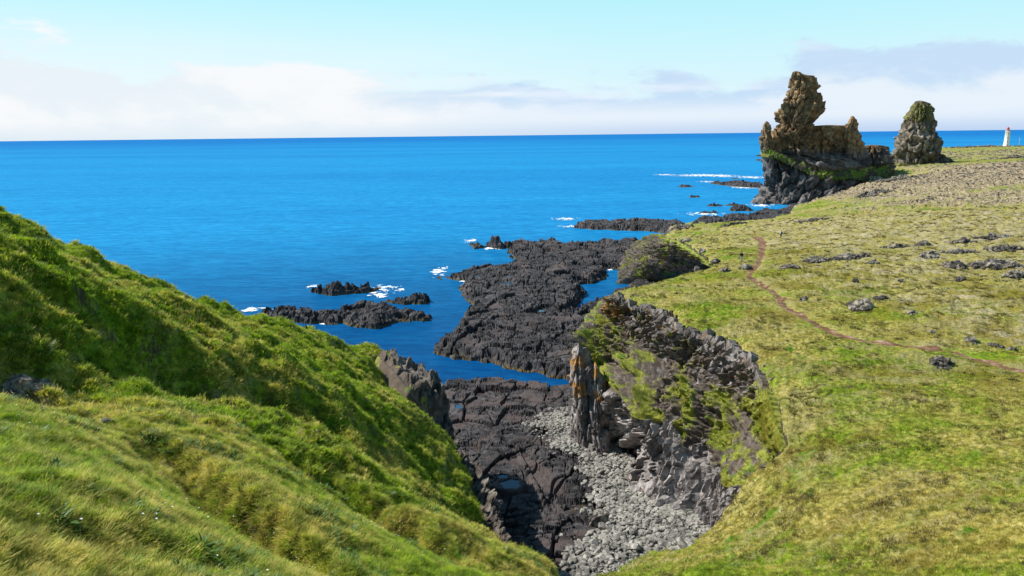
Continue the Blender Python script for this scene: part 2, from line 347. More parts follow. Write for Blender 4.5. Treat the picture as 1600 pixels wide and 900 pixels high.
for px, py, Y in [(1600, 900, 27), (1750, 900, 25), (1450, 900, 29.5), (1300, 900, 32.5), (1130, 900, 38), (1000, 897, 43), (930, 891, 47), (960, 878, 48.5), (1010, 855, 49.5), (1060, 856, 49.5),
                  (1120, 808, 50.5), (1150, 768, 50.5), (1190, 725, 51), (1215, 690, 52), (1250, 800, 42.5), (1200, 840, 42), (1100, 860, 45), (1400, 800, 38), (1600, 800, 33.5)]:
    R.append(P(px, py, Y=Y))
for px, py, z in [(1600, 700, 20.6), (1400, 700, 20), (1270, 650, 19.6), (1600, 600, 20), (1400, 600, 19.8), (1240, 560, 19.6), (1207, 650, 18.9), (1192, 605, 19.2), (1170, 560, 19.4), (1130, 530, 19.5), (1080, 510, 19.5),
                  (1045, 490, 19.6), (990, 470, 19.6), (955, 458, 19.4), (1150, 470, 20), (1400, 500, 20), (1600, 480, 20.5), (1100, 440, 19.8), (1160, 425, 20), (1085, 392, 16.5), (1060, 376, 12.5), (1035, 371, 8),
                  (1115, 414, 19.3), (1158, 411, 19.8), (1150, 385, 18.5), (1075, 352, 7), (1130, 349, 11), (1200, 345, 12), (1220, 371, 18.2), (1240, 333, 9.5), (1290, 326, 11), (1310, 308, 8), (1345, 288, 12), (1390, 263, 18.2),
                  (1360, 276, 15), (1400, 340, 19.5), (1600, 330, 20.5), (1600, 270, 20.5), (1480, 262, 20), (1435, 257, 18.6), (1400, 290, 17)]:
    R.append(P(px, py, z=z))
R += [np.array(q) for q in [(160, 412, 3), (176, 424, 3), (190, 430, 4.5), (206, 434, 7), (225, 436, 11), (150, 390, 4)]]
R += [P(1572, 228.5, Y=960), P(1480, 230, Y=880), P(1395, 238, Y=690)]
R += [np.array(p) for p in [(0, 0, 39.4), (20, 0, 37.5), (60, 0, 34), (8, 12, 31), (15, 12, 31), (40, 12, 28), (80, 30, 21), (4, 30, 17.5), (9, 20, 25.5), (22, 20, 26), (150, 20, 24), (900, 900, 21), (1000, 0, 30)]]
HR = RBF(R, 0.004)

# rim polylines of the cliff above the cove (top, foot of the rim rock, foot of the green shelf, base)
CL = [  # (top px,py,z) (rim foot) (shelf foot) (base)
    ((986, 455, 19.2), (975, 456, 14.0), (950, 470, 8.0), (945, 480, 1.5)),
    ((968, 455, 19.4), (950, 466, 15.5), (905, 520, 12.5), (898, 640, 2.0)),
    ((960, 461, 19.4), (944, 482, 16.2), (893, 533, 14.5), (892, 668, 2.4)),
    ((985, 472, 19.5), (962, 505, 15.8), (918, 545, 13.2), (918, 684, 2.4)),
    ((1018, 480, 19.5), (990, 522, 15.4), (940, 575, 10.8), (943, 690, 2.5)),
    ((1048, 492, 19.5), (1010, 538, 15.2), (972, 618, 10.8), (966, 688, 2.5)),
    ((1052, 505, 19.5), (1020, 546, 15.4), (986, 645, 11.2), (978, 704, 2.6)),
    ((1068, 510, 19.5), (1040, 556, 15.4), (1000, 652, 11.0), (985, 748, 2.6)),
    ((1085, 514, 19.5), (1062, 564, 15.4), (1032, 655, 10.8), (1008, 784, 2.7)),
    ((1130, 530, 19.5), (1105, 585, 15.6), (1068, 668, 10.6), (1042, 806, 2.8)),
    ((1168, 558, 19.4), (1146, 612, 15.4), (1100, 690, 10.6), (1082, 826, 3.0)),
    ((1192, 605, 19.2), (1174, 652, 15.0), (1120, 730, 10.4), (1103, 832, 3.3)),
    ((1207, 650, 18.9), (1190, 688, 14.6), (1138, 752, 10.5), (1118, 828, 4.5)),
    ((1216, 692, 18.2), (1205, 712, 14.6), (1165, 755, 12.0), (1140, 800, 8.0)),
]
CLW = np.array([[P(*p[:2], z=p[2]) for p in row] for row in CL])
near_rim = [P(925, 893, Y=46.5), P(960, 880, Y=48.5), P(1010, 856, Y=50), P(1060, 857, Y=50), P(1090, 845, Y=50.5), P(1120, 808, Y=51), P(1150, 768, Y=51), P(1190, 725, Y=51.5)]
UP = [p[:2] for p in near_rim] + [CLW[i, 0, :2] + np.array([0.65, 0.3]) for i in range(13, 1, -1)]
UP += [np.array([13.5, 101])] + [p for p in PXY((1000, 446, 19.4), (1045, 431, 19.4), (1080, 423, 19.4), (1108, 415.5, 19.4))]
UP += [p for p in PXY((1115, 414, 19.2), (1090, 392.5, 16.6), (1065, 376, 12.6), (1040, 370.5, 8), (1052, 356, 6), (1078, 346, 6), (1130, 344, 10), (1200, 341, 11), (1250, 330, 8), (1275, 320, 5))]
UP += [np.array(q) for q in [(180, 420), (180, 455), (215, 500), (245, 540), (360, 700), (500, 925), (700, 1060), (1000, 1110), (1400, 1150), (1400, -60), (-110, -60), (-95, 40), (-60, 66)]]
UP += [P(px, py, Y=Y)[:2] for px, py, Y in [(0, 340, 62), (100, 377, 65), (200, 430, 69), (300, 467, 72), (380, 497, 75), (440, 502, 78.5), (500, 525, 81), (560, 540, 83.5), (600, 550, 84), (606, 562, 80), (624, 588, 76), (646, 614, 73), (668, 646, 73), (689, 682, 71.5), (702, 706, 68.5), (720, 738, 63.5), (734, 778, 58), (746, 802, 54.5), (760, 822, 52), (780, 848, 47.3), (790, 864, 45.2), (800, 880, 42)]]
UP += [np.array(q) for q in [(2.2, 33), (3.2, 31)]]
UP = np.array(UP)

PATH_PX = [(1180, 365, 17), (1192, 378, 18.3), (1190, 395, 19.3), (1183, 415, 19.9), (1168, 428, 20), (1178, 438, 20), (1212, 458, 20), (1225, 477, 20), (1250, 492, 20), (1290, 512, 20), (1320, 524, 20), (1365, 532, 20), (1420, 538, 20), (1480, 545, 20), (1530, 560, 20), (1600, 580, 20), (1680, 600, 20)]
PATHW = PXY(*PATH_PX)
# places on the plateau with a colour of their own: (px, py, z, radius, kind, amount)
SPOTS = [(1450, 375, 19.6, 32, 'dry', .75), (1330, 375, 19.2, 22, 'dry', .7), (1500, 345, 20, 50, 'dry', .5), (1380, 425, 20, 16, 'dry', .4), (1250, 350, 14, 22, 'dry', .45), (1500, 480, 20, 9, 'dry', .45), (1560, 420, 20, 16, 'dry', .5), (1300, 440, 20, 7, 'dry', .55), (1440, 410, 20, 14, 'dry', .45), (1590, 520, 20, 6, 'dry', .5), (1330, 352, 17, 30, 'dry', .3),
         (1560, 270, 20.4, 130, 'rocky', .72), (1450, 275, 19.6, 90, 'rocky', .62), (1430, 300, 16, 40, 'rocky', .55), (1480, 300, 19.8, 50, 'rocky', .5), (1600, 300, 20.4, 60, 'rocky', .55), (1570, 245, 20.4, 120, 'rocky', .45), (1560, 425, 20, 7, 'rocky', .45), (1300, 405, 20, 7, 'rocky', .35),
         (1500, 390, 20, 12, 'rocky', .3), (1040, 360, 7, 16, 'rocky', .4), (1260, 345, 13, 14, 'rocky', .25), (1330, 292, 10, 18, 'rocky', .5),
         (1400, 430, 20, 34, 'moss', .95), (1300, 395, 19.8, 20, 'moss', .8), (1450, 350, 19.6, 60, 'moss', .6), (1450, 500, 20, 20, 'moss', .8), (1550, 560, 20, 9, 'moss', .7), (1400, 620, 19.8, 9, 'moss', .6), (1215, 655, 19, 3, 'moss', .9), (1310, 590, 19.8, 4, 'moss', .6), (1230, 500, 20, 8, 'moss', .5),
         (1110, 850, 16, 6, 'lush', .07), (1300, 560, 20, 5, 'lush', .1), (1260, 690, 19.6, 2.5, 'lush', .07), (1420, 256, 19, 26, 'lush', .3), (1550, 232, 20.4, 120, 'lush', .06), (1200, 780, 18.5, 5, 'lush', .06), (1125, 395, 18, 8, 'lush', .1)]
TRK = PXY((1090, 865, 15), (1150, 800, 17.5), (1200, 745, 19), (1245, 705, 19.5), (1256, 680, 19.6), (1255, 630, 19.6), (1245, 600, 19.6), (1250, 560, 19.6), (1215, 520, 19.6), (1120, 490, 19.6), (1010, 470, 19.6))
def upland(x, y, fine=True):
    az = np.degrees(np.arctan2(x, y)); r = np.hypot(x, y)
    w = sm(az, 2.5, 6.5)
    hl = HL(x, y); hr = HR(x, y)
    z = hl * (1 - w) + hr * w
    at = {k: np.zeros(x.shape) for k in ('dry', 'lush', 'rocky', 'moss', 'soil_shade')}
    # relief of the hill: hummocks, slumps and tussocks
    near = sm(r, 4, 14)
    amp_l = (0.5 + 0.5 * sm(r, 14, 40)) * near
    lx = x * 0.94 + y * 0.34; ly = -x * 0.34 + y * 0.94
    rl = 1.05 * fbm(lx / 7.5, ly / 5.0, 3, 3) + 0.75 * fbm(x / 2.4, y / 2.0, 11, 3) * sm(r, 20, 36) + 0.26 * fbm(x / 0.9, y / 0.8, 21, 3)
    rr = 0.40 * fbm(x / 9, y / 7, 33, 3) * sm(r, 28, 60) + 0.30 * fbm(x / 1.7, y / 1.4, 41, 3) * (1 + sm(r, 100, 300)) + 0.14 * np.abs(fbm(x / 0.7, y / 0.6, 45, 2)) * (r < 130)
    pd = polydist(PATHW, x + 0.5 * fbm(x / 3, y / 3, 71, 2), y + 0.5 * fbm(x / 3 + 5, y / 3, 72, 2))
    rr = rr * (0.15 + 0.85 * np.where((x > 15) & (y > 20), sm(pd, 0.6, 3.5), 1))
    z = z + (rl * amp_l) * (1 - w) + rr * w
    # a shaded slump on the near slope and one under it
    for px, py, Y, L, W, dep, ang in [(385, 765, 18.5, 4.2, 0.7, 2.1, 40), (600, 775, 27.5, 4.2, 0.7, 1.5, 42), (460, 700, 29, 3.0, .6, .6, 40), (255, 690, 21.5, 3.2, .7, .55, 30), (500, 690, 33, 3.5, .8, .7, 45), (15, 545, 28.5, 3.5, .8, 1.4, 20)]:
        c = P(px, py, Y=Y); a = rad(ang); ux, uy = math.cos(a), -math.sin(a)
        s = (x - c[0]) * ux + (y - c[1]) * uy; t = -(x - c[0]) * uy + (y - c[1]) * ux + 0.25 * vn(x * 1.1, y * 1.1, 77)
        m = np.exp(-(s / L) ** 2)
        z = z - dep * m * sm(t, W, -W * .2) * np.exp(-np.clip(-t, 0, 9) / (W * 2.6)); at['soil_shade'] += 0.10 * m * np.exp(-((t - .25 * W) / (W * .45)) ** 2)
    # edges
    jk = 0.35 + 0.65 * (1 - w)
    jx = x + 0.9 * jk * fbm(x / 3.5, y / 3.5, 51, 3) + 0.25 * jk * vn(x * 1.3, y * 1.3, 57); jy = y + 0.9 * jk * fbm(x / 3.5 + 40, y / 3.5, 52, 3)
    far = sm(r, 215, 320)
    sd = sdf(UP, jx * (1 - far) + far * (x + 4 * fbm(x / 22, y / 22, 53, 3)), jy * (1 - far) + far * (y + 4 * fbm(x / 22 + 9, y / 22, 54, 3)))
    Wd = 1.2 * (1 - w) + 0.4 * w + 8 * far + 3.0 * sm(-x, 20, 45) * (y > 40)
    drop = sm(-sd, -0.2, Wd)
    z = np.where(sd > 0.25, z, z * (1 - drop) - 4.0 * drop + 1.2 * (1 - w) * fbm(x / 1.2, y / 1.2, 61, 3) * np.sin(np.clip(drop, 0, 1) * 3.14))
    z = z - 0.5 * np.exp(-(np.clip(sd, 0, 9) / 1.2) ** 2) * (sd > 0) * (1 - far)
    # the trodden path
    inner = (x > 15) & (y > 20)
    z = np.where(inner, z - 0.22 * sm(pd, 1.0, 0.25), z)
    for px, py, zz, rr_, kind, am in SPOTS:
        c = P(px, py, z=zz); dd = np.hypot(x - c[0] + rr_ * .35 * vn(x / rr_ * 2, y / rr_ * 2, 81), y - c[1] + rr_ * .35 * vn(x / rr_ * 2, y / rr_ * 2, 82))
        at[kind] = np.maximum(at[kind], am * sm(dd, rr_ * 1.25, rr_ * 0.35)) if kind != 'lush' else at[kind] + am * sm(dd, rr_ * 1.25, rr_ * 0.35)
    at['moss'] = at['moss'] * w
    at['dry'] += (1 - w) * (0.12 * sm(r, 40, 24) - 0.16 * sm(r, 34, 48)) + w * (0.14 + 0.12 * fbm(x / 14, y / 14, 97, 2))
    trk = polydist(TRK, x + .6 * vn(x / 2.5, y / 2.5, 98), y + .6 * vn(x / 2.5 + 9, y / 2.5, 99)); tk = np.where((x > 5) & (y > 30) & (y < 100), sm(trk, .8, .2), 0); at['lush'] += 0.10 * tk * w; z = z - 0.10 * tk * w; at['trk'] = tk
    at['lush'] += (1 - w) * 0.07 * sm(r, 30, 48)
    at['rocky'] += sm(sd, 2.2, 0.2) * 0.25 * w
    # stony ground stands up in low knobs
    rk = sm(at['rocky'] + 0.9 * (0.5 + 0.5 * fbm(x / 9, y / 9, 91, 3)), 0.75, 1.05) * w
    fh, fc = facet(x / 1.7, y / 2.2, 93, 0.9)
    z = z + rk * (0.45 * np.maximum(fh, -0.3) + 0.5 * np.maximum(fbm(x / 6, y / 8, 95, 3), -0.1)) * (0.35 + sm(r, 100, 260)) * (sd > 0.5)
    at['sd'] = sd; at['pd'] = np.where(inner, pd, 99)
    return z, at

def make_upland(name, az0, az1, n, r0, r1, m, mat, seed):
    x, y = polar(az0, az1, n, r0, r1, m, seed)
    z, at = upland(x, y)
    v = np.stack([x, y, z], -1).reshape(-1, 3); keep = (z > -2.5)
    f = gridfaces(n, m, keep)[:, ::-1]
    a = {k: at[k].ravel() for k in ('dry', 'lush', 'rocky', 'moss', 'soil_shade')}
    v2, f2, a2 = compact(v, f, a)
    o = obj(name, mesh_np(name, v2, f2, mat, True, a2), kind='structure')
    return o, (x, y, z, at)
hill, HG = make_upland('hill', -62, 3.5, 700, 3.0, 112, 470, M_hill, 1)
meadow, MG = make_upland('meadow', 3.5, 52, 560, 8.0, 1500, 720, M_mead, 2)

# ------------------------------------------------------------------ sea
x, y = polar(-75, 75, 60, 5, 80000, 90, 3)
zc = x * 0
obj('sea', mesh_np('sea', np.stack([x, y, zc * 0.5], -1).reshape(-1, 3), gridfaces(60, 90)[:, ::-1], M_sea, True), kind='structure')
bed = mesh_np('sea_bed', [(-60000, -3000, -12), (60000, -3000, -12), (60000, 60000, -300), (-60000, 60000, -300)], [(0, 1, 2, 3)], plain('sea_bed', (0.03, 0.05, 0.05)))
obj('sea_bed', bed, kind='structure')

# ------------------------------------------------------------------ lava shelves at sea level
A_ = PXY((670, 541, 0), (674, 530, 1.5), (700, 520, 2), (722, 512, 2.5), (716, 503, 1.5), (733, 490, 1), (741, 481, .5), (723, 462, 0), (720, 449, 0), (729, 440, 0), (705, 439, 0), (684, 434, 0), (686, 424, 2.5), (721, 414, 2.8), (776, 404, 2.8), (815, 402, 2.8), (800, 395, 1), (795, 388, 0), (768, 387, 0), (783, 378, 2), (815, 371, 3), (862, 368, 3.2), (1032, 369, 3.4), (1075, 372, 4),
         (1085, 400, 4), (1040, 430, 4), (1010, 450, 3), (1010, 500, 3), (1030, 560, 3), (960, 600, 2), (893, 596, 0), (850, 586, 0), (795, 577, 0), (767, 568, 0), (711, 560, 0))
POOL = PXY((944, 421, 0), (985, 421, 0), (985, 458, 0), (958, 462, 0), (925, 477, 0), (898, 497, 0), (886, 494, 0), (908, 474, 0), (909, 457, 0), (896, 446, 0), (928, 442, 0), (943, 434, 0))
C_ = PXY((897, 357, 0), (896, 350, 2), (915, 344, 2), (903, 340, 2), (945, 331, 2.5), (960, 325, 3.5), (1000, 322, 3.8), (1045, 329, 3.8), (1075, 342, 4), (1100, 352, 4), (1080, 364, 4), (1025, 362, 0), (960, 360, 0))
D_ = np.concatenate([PXY((690, 614, 0), (697, 596, 1.5), (703, 590, 2), (738, 577, 2.4), (788, 585, 2), (846, 596, 1.5), (884, 602, .5), (900, 588, .5), (930, 590, 1)), np.array([(34, 118), (34, 60), (16, 32), (0, 30), (-16, 34), (-18, 60), (-20, 84)])])
POOLS = [(793, 443, 1.6, 1.7, .7), (797, 432, 1.5, 1.1, .5), (748, 431, 1.5, 1.0, .5), (716, 636, 1.6, .65, .42), (798, 756, 1.8, 1.25, .6), (786, 745, 1.9, .6, .3), (846, 486, 1.6, .8, .4)]
def lava_h(x, y, sd, H, seed=0, blk=1.0, soft=1.0, flat=0):
    e = sd + 0.9 * fbm(x / 4.0, y / 4.0, 101 + seed, 3) + (1.2 * fbm(x / 11, y / 9, 103, 2) if seed == 0 else 0)
    fh, fc = facet(x / 1.5 / blk, y / 1.3 / blk, 105 + seed, 0.9)
    f2h, f2c = facet(x / 5.5, y / 7, 107 + seed, 0.9)
    f3h, _ = facet(x / 0.75 / blk, y / 0.6 / blk, 109 + seed, 1.0)
    e = e + 0.55 * fh
    slab = sm(fbm(x / 9, y / 9, 111 + seed, 2), 0.15, 0.4)
    slab = np.maximum(slab, flat * sm(fbm(x / 4.5, y / 5.5, 113, 3), -0.15, 0.2))
    top = H * (0.62 + 0.30 * fbm(x / 13, y / 10, 115 + seed, 3) + 0.20 * f2h) + 0.24 * ridge(x / 4.5, y / 3.2, 117 + seed, 2)
    top = top - 0.8 * sm(f2c, .07, 0.0) - 0.5 * sm(np.abs(vn(x / 7, y / 9, 119 + seed)), .05, 0)
    top = top + (1 - 0.75 * slab) * (0.26 * fh - 0.30 * sm(fc, .12, 0.0) + 0.10 * f3h)
    e = e + 0.35 * f2h
    z = -1.2 + (np.maximum(top, 0.45) + 1.2) * (0.55 * sm(e, -0.9, 0.1) + 0.45 * sm(e, 0.2, 1.9 * soft))
    return z, slab
x, y = polar(-12, 22, 760, 29, 350, 860, 5)
sA = np.minimum(sdf(A_, x, y), -sdf(POOL, x, y)); sC = sdf(C_, x, y); sD = sdf(D_, x, y)
sd = np.maximum(np.maximum(sA, sC), sD); H = np.where(sD > np.maximum(sA, sC), 2.1 + 1.4 * sm(y, 75, 45), 2.9)
z, slab = lava_h(x, y, sd, H, flat=(sD > np.maximum(sA, sC)) * 1.0)
STN = PXY((832, 655, 2.4), (862, 640, 2.4), (900, 632, 2.4), (930, 660, 2.4), (975, 690, 2.5), (1015, 770, 2.8), (1100, 815, 3), (1120, 860, 3.5), (1080, 930, 4), (860, 960, 4), (860, 905, 3.5), (885, 870, 3.2), (925, 830, 3), (935, 790, 2.8), (925, 750, 2.6), (905, 715, 2.5), (870, 690, 2.4))
ss = sdf(STN, x + 1.3 * fbm(x / 3, y / 3, 121, 3), y + 1.3 * fbm(x / 3 + 7, y / 3, 122, 3))
sb = sm(ss, -0.3, 1.2)
def beach_z(x, y): return 2.0 + 1.9 * sm(y, 84, 50) + 0.25 * fbm(x / 3, y / 3, 125, 2) + 1.0 * sm(x, 12, 19)
z = z * (1 - sb) + beach_z(x, y) * sb
# the long dyke-like crack over the beach rock
crk = PXY((808, 690, 2.2), (818, 715, 2.2), (838, 752, 2.3), (858, 780, 2.4)); dk = polydist(crk, x, y)
z = z + 0.35 * sm(dk, 0.45, 0.1)
pools_w = []
for px, py, zz, a, b in POOLS:
    c = P(px, py, z=zz); a2, b2 = a, b * 2.2
    dd = np.hypot((x - c[0]) / a2, (y - c[1]) / b2) + 0.3 * vn(x * 1.2, y * 1.2, 131)
    k = sm(dd, 1.9, 1.1); z = z * (1 - k) + (zz + 0.12) * k; k = sm(dd, 1.0, 0.75); z = z - 0.55 * k
    pools_w.append((c, a2, b2, zz))
lv = {'slab': (slab * (1 - sb)).ravel()}
v, f, lv = compact(np.stack([x, y, z], -1).reshape(-1, 3), gridfaces(760, 860, (z > -0.9))[:, ::-1], lv)
obj('lava_shelf', mesh_np('lava_shelf', v, f, M_lava, False, lv), kind='structure')
m, nt, pos, geo = newmat('pool_water'); finish(nt, (0.01, 0.05, 0.10, 1), 0.05, noise(nt, pos, 3, 2), 0.1, 0.02, 0.5, IOR=1.333); M_pool = m
for c, a, b, zz in pools_w:
    t = np.linspace(0, 2 * math.pi, 25)[:-1]; rr = 1.08 + 0.1 * np.sin(t * 3 + a)
    ring = np.stack([c[0] + a * rr * np.cos(t), c[1] + b * rr * np.sin(t), np.full(24, zz + 0.02)], -1)
    v = np.vstack([[c[0], c[1], zz + 0.02], ring]); f = [(0, 1 + i, 1 + (i + 1) % 24) for i in range(24)]
    obj('tide_pool', mesh_np('tide_pool', v, f, M_pool), kind='structure')

def lava_rock(name, poly, H, label, cat='skerry', group=None, res=0.22, seed=0, pad=2.5):
    poly = np.asarray(poly); x0, y0 = poly.min(0) - pad; x1, y1 = poly.max(0) + pad
    nx = max(16, min(260, int((x1 - x0) / res))); ny = max(12, min(200, int((y1 - y0) / (res * 1.5))))
    x, y = np.meshgrid(np.linspace(x0, x1, nx), np.linspace(y0, y1, ny), indexing='ij')
    rng = np.random.default_rng(seed); x = x + (rng.random(x.shape) - .5) * (x1 - x0) / nx * .5; y = y + (rng.random(x.shape) - .5) * (y1 - y0) / ny * .5
    sd = sdf(poly, x, y); z, sl_ = lava_h(x, y, sd + 0.5, H * 1.35, seed, 0.9, 1.3)
    z = z + 0.35 * H * sm(sd, 0.5, 4) * ridge(x / 6, y / 5, seed + 140, 3)
    z = np.where(z > 0, z, z)
    keep = z > -0.9; cx, cy = poly.mean(0)
    v, f, at = compact(np.stack([x - cx, y - cy, z], -1).reshape(-1, 3), gridfaces(nx, ny, keep), {'slab': (sl_ * 0).ravel()})
    o = obj(name, mesh_np(name, v, f, M_lava, False, at)); o.location = (cx, cy, 0)
    o['label'] = label; o['category'] = cat
    if group: o['group'] = group
    return o
lava_rock('skerry', PXY((408, 482, 1.5), (430, 474, 3), (455, 470, 3.4), (478, 476, 3), (500, 478, 2.6), (545, 474, 3), (600, 470, 2.8), (650, 474, 2.8), (668, 482, 2), (668, 500, 0), (620, 502, 0), (585, 512, 0), (560, 511, 0), (515, 506, 0), (470, 502, 0), (420, 500, 0)), 2.6, 'long low black lava skerry nearest the green hill, foam at its left tip', 'skerry', seed=3)
lava_rock('skerry', PXY((494, 448, 1.5), (500, 438, 3.5), (520, 432, 4), (560, 436, 3.6), (584, 443, 2), (590, 452, 0), (560, 458, 0), (522, 461, 0), (498, 456, 0)), 3.2, 'compact lava skerry with foam trailing off its right end, behind the long one', 'skerry', seed=4)
lava_rock('skerry', PXY((606, 466, 1), (622, 458, 2.5), (640, 450, 4), (655, 448, 4.4), (660, 460, 2), (658, 470, 0), (635, 473, 0), (612, 472, 0)), 3.2, 'small lava skerry rising to a point on its right, just above the long skerry', 'skerry', seed=5)
lava_rock('skerry', PXY((738, 383, 0), (740, 374, 3.5), (760, 369, 4.2), (783, 372, 4), (793, 380, 1), (780, 386, 0), (755, 387, 0)), 3.6, 'small flat-topped lava block off the left tip of the far shelf', 'skerry', res=0.4, seed=6)
lava_rock('skerry', PXY((1112, 287, 0), (1120, 282, 2.5), (1150, 281, 3), (1190, 283, 3), (1192, 294, 0), (1150, 292, 0)), 2.6, 'long thin dark reef touching the left foot of the tall rock stack', 'reef', res=0.9, seed=7, pad=5)
for px, py, w, h, lb in [(1070, 292, 22, 1.6, 'small dark reef alone in open water left of the long thin reef'), (1082, 308, 16, 1.4, 'tiny dark reef alone in the bay, between the open sea and the lagoon'), (1120, 322, 24, 1.5, 'low reef in the lagoon left of the stack, behind two darker ones'), (1145, 321, 22, 1.8, 'rounded low reef next to the foot of the big stack'),
                        (1110, 333, 30, 1.6, 'flat reef washed by foam near the green shore'), (1160, 329, 34, 2.4, 'largest dark rock in the lagoon below the big stack'), (1190, 244, 18, 2.0, 'far reef by the left edge of the big stack, under the horizon'), (1186, 251, 10, 1.6, 'smallest far reef beside the left edge of the big stack'), (1150, 279, 12, 1.2, 'tiny reef just behind the long thin reef')]:
    c = P(px, py, z=0)[:2]; s = w / FPX * c[1] / 2; t = np.linspace(0, 2 * math.pi, 12)[:-1]; dp = max(2.0, h / FPX * c[1] * 4)
    rng = np.random.default_rng(int(px)); rr = 0.75 + 0.5 * rng.random(11)
    lava_rock('reef', np.stack([c[0] + s * rr * np.cos(t), c[1] + dp * rr * np.sin(t)], -1), h, lb, 'reef', None, 0.7, int(px), 3)

lava_rock('shore_rocks', PXY((1085, 348, 0), (1104, 341, 0), (1130, 342, 0), (1152, 338, 0), (1170, 340, 0), (1192, 332, 0), (1215, 333, 0), (1238, 324, 0), (1262, 320, 0), (1272, 345, 0), (1090, 354, 0)), 2.2, 'dark brown rock fringe along the lagoon shore below the big stack', 'shore rock', None, 0.8, 21, 4)
# ------------------------------------------------------------------ cliffs: lofted bands, broken into columns
def resample(rows, ds):
    rows = np.asarray(rows); mid = rows[:, :2, :].mean(1); L = np.concatenate([[0], np.cumsum(np.linalg.norm(np.diff(mid, axis=0), axis=1))])
    n = int(L[-1] / ds) + 2; s = np.linspace(0, L[-1], n)
    out = np.stack([np.stack([np.interp(s, L, rows[:, k, c]) for c in range(3)], -1) for k in range(rows.shape[1])], 1)
    return s, out
def cliff(name, rows, ds, dt, mat, disp, top_in=2.4, kind='structure', **pr):
    s, R_ = resample(rows, ds); n = len(s)
    lens = np.linalg.norm(np.diff(R_, axis=1), axis=2).mean(0); cum = np.concatenate([[0], np.cumsum(lens)]); m = int(cum[-1] / dt)
    tt = np.linspace(0, cum[-1], m); pos = np.zeros((n, m, 3)); band = np.interp(tt, cum, np.arange(len(cum)))
    i0 = np.minimum(np.floor(band).astype(int), R_.shape[1] - 2); fr = (band - i0)
    pos = R_[:, i0] * (1 - fr)[None, :, None] + R_[:, i0 + 1] * fr[None, :, None]
    tang = np.gradient(R_.mean(1), axis=0); k = 9
    ker = np.ones(k) / k; tang = np.stack([np.convolve(np.pad(tang[:, c], k // 2, 'edge'), ker, 'valid') for c in range(3)], -1)
    nrm = np.stack([-tang[:, 1], tang[:, 0], np.zeros(n)], -1); nrm /= np.linalg.norm(nrm, axis=1)[:, None] + 1e-9
    ctr = pos[:, :, :2].mean(1); out = R_[:, -1, :2] - R_[:, 0, :2]
    sg = np.sign((nrm[:, :2] * out).sum()); nrm *= sg
    S_, B_ = np.meshgrid(s, band, indexing='ij')
    d, dz, at = disp(S_, B_, pos)
    pos = pos + nrm[:, None, :] * d[..., None]; pos[..., 2] += dz
    # lip running back under the turf
    lip = pos[:, 0] - nrm * top_in; lip[:, 2] = R_[:, 0, 2] - 0.8; lip0 = lip - nrm * 1.0; lip0[:, 2] -= 1.3
    pos = np.concatenate([lip0[:, None], lip[:, None], pos], 1)
    at = {k_: np.concatenate([a[:, :1], a[:, :1], a], 1).ravel() for k_, a in at.items()}
    f = gridfaces(n, m + 2); 
    if sg > 0: f = f[:, ::-1]
    return obj(name, mesh_np(name, pos.reshape(-1, 3), f, mat, False, at), kind=kind, **pr), pos
def disp1(s, b, pos):
    wob = 0.5 * vn(s / 1.7, b * 3, 5)
    h0, c0 = facet(s / 2.6 + wob, b * 1.3, 200, 1.2)
    h1, c1 = facet(s / 1.0 + wob, b * 3.4, 201, 1.3)                      # rim blocks
    h2, c2 = facet(s / 0.75 + wob, (b - 2) * 4.6, 203, 1.3)               # column stubs below
    h3, c3 = facet(s / 0.36, b * 11, 205, 1.4)
    rim = sm(b + .12 * vn(s / 2, b * 0, 206), 1.15, 0.9); low = sm(b + 0.25 * vn(s / 4, b * 0, 208), 1.95, 2.1); sh = 1 - np.maximum(rim, low)
    topk = sm(b, 0.0, 0.35)
    d = rim * topk * (0.5 * h1 + 0.5 * h0 - 0.6 * sm(c1, .15, 0) + 0.22 * h3) + low * (0.62 * h2 + 0.5 * h0 - 0.85 * sm(c2, .16, 0) + 0.17 * h3)
    hum = fbm(s / 2.4, b * 4, 207, 3)
    d += sh * (1.0 * hum + 0.45 * fbm(s / 0.8, b * 12, 209, 2) + 0.25 * h1 * (hum < 0))
    d += 1.0 * fbm(s / 7.5, b * 0.6, 211, 2) * sm(b, 0, .5)
    d += low * 0.9 * np.sin(s / 3.3 + 1.0) * sm(s, 45, 20)
    ef = sm(s, s.max() - 6, s.max() - 16)
    d = d * (0.3 + 0.7 * ef)
    dz = -0.30 - 0.25 * (1 - ef) * (1 - topk) + (1 - topk) * 0.5 * h1 * (.15 + .85 * ef) + 0.15 * h3 * rim + sh * 0.6 * d
    d = d - 0.35 * (1 - topk)
    veg = sh * (0.48 + 0.24 * fbm(s / 5, b * 2.2, 213, 2) + 0.12 * hum) + rim * (0.24 + 0.16 * topk * (h1 > 0.45))
    veg = veg + 0.5 * (1 - sm(s, s.max() - 6, s.max() - 14)) * sm(b, 1.2, .6)
    lich = 0.34 * sm(s, 24, 12) * sm(b, 2.9, 2.4) * sm(b, 0.2, .6) * (1 - .7 * sh) + 0.20 * rim + 0.02
    red = 0.56 * sm(b, 2.84, 2.97) * sm(s, 26, 32)
    return d, dz, {'veg': veg, 'lichen': lich, 'red': red}
CO, CP = cliff('cliff', CLW, 0.13, 0.13, M_cliff, disp1)
CL2 = [((1118, 415, 19.4), (1108, 424, 15), (1095, 440, 3)), ((1110, 411, 19.0), (1095, 422, 13), (1075, 444, 1)), ((1098, 402, 18), (1075, 416, 10), (1045, 445, 0)), ((1084, 391, 16.3), (1045, 408, 8.5), (1000, 446, -0.5)),
       ((1060, 376, 12.4), (1015, 398, 7), (969, 447, -0.5)), ((1036, 371, 8.2), (1000, 390, 6), (968, 420, 1.5)), ((1030, 364, 6.5), (1005, 372, 4.5), (985, 385, 1.5))]
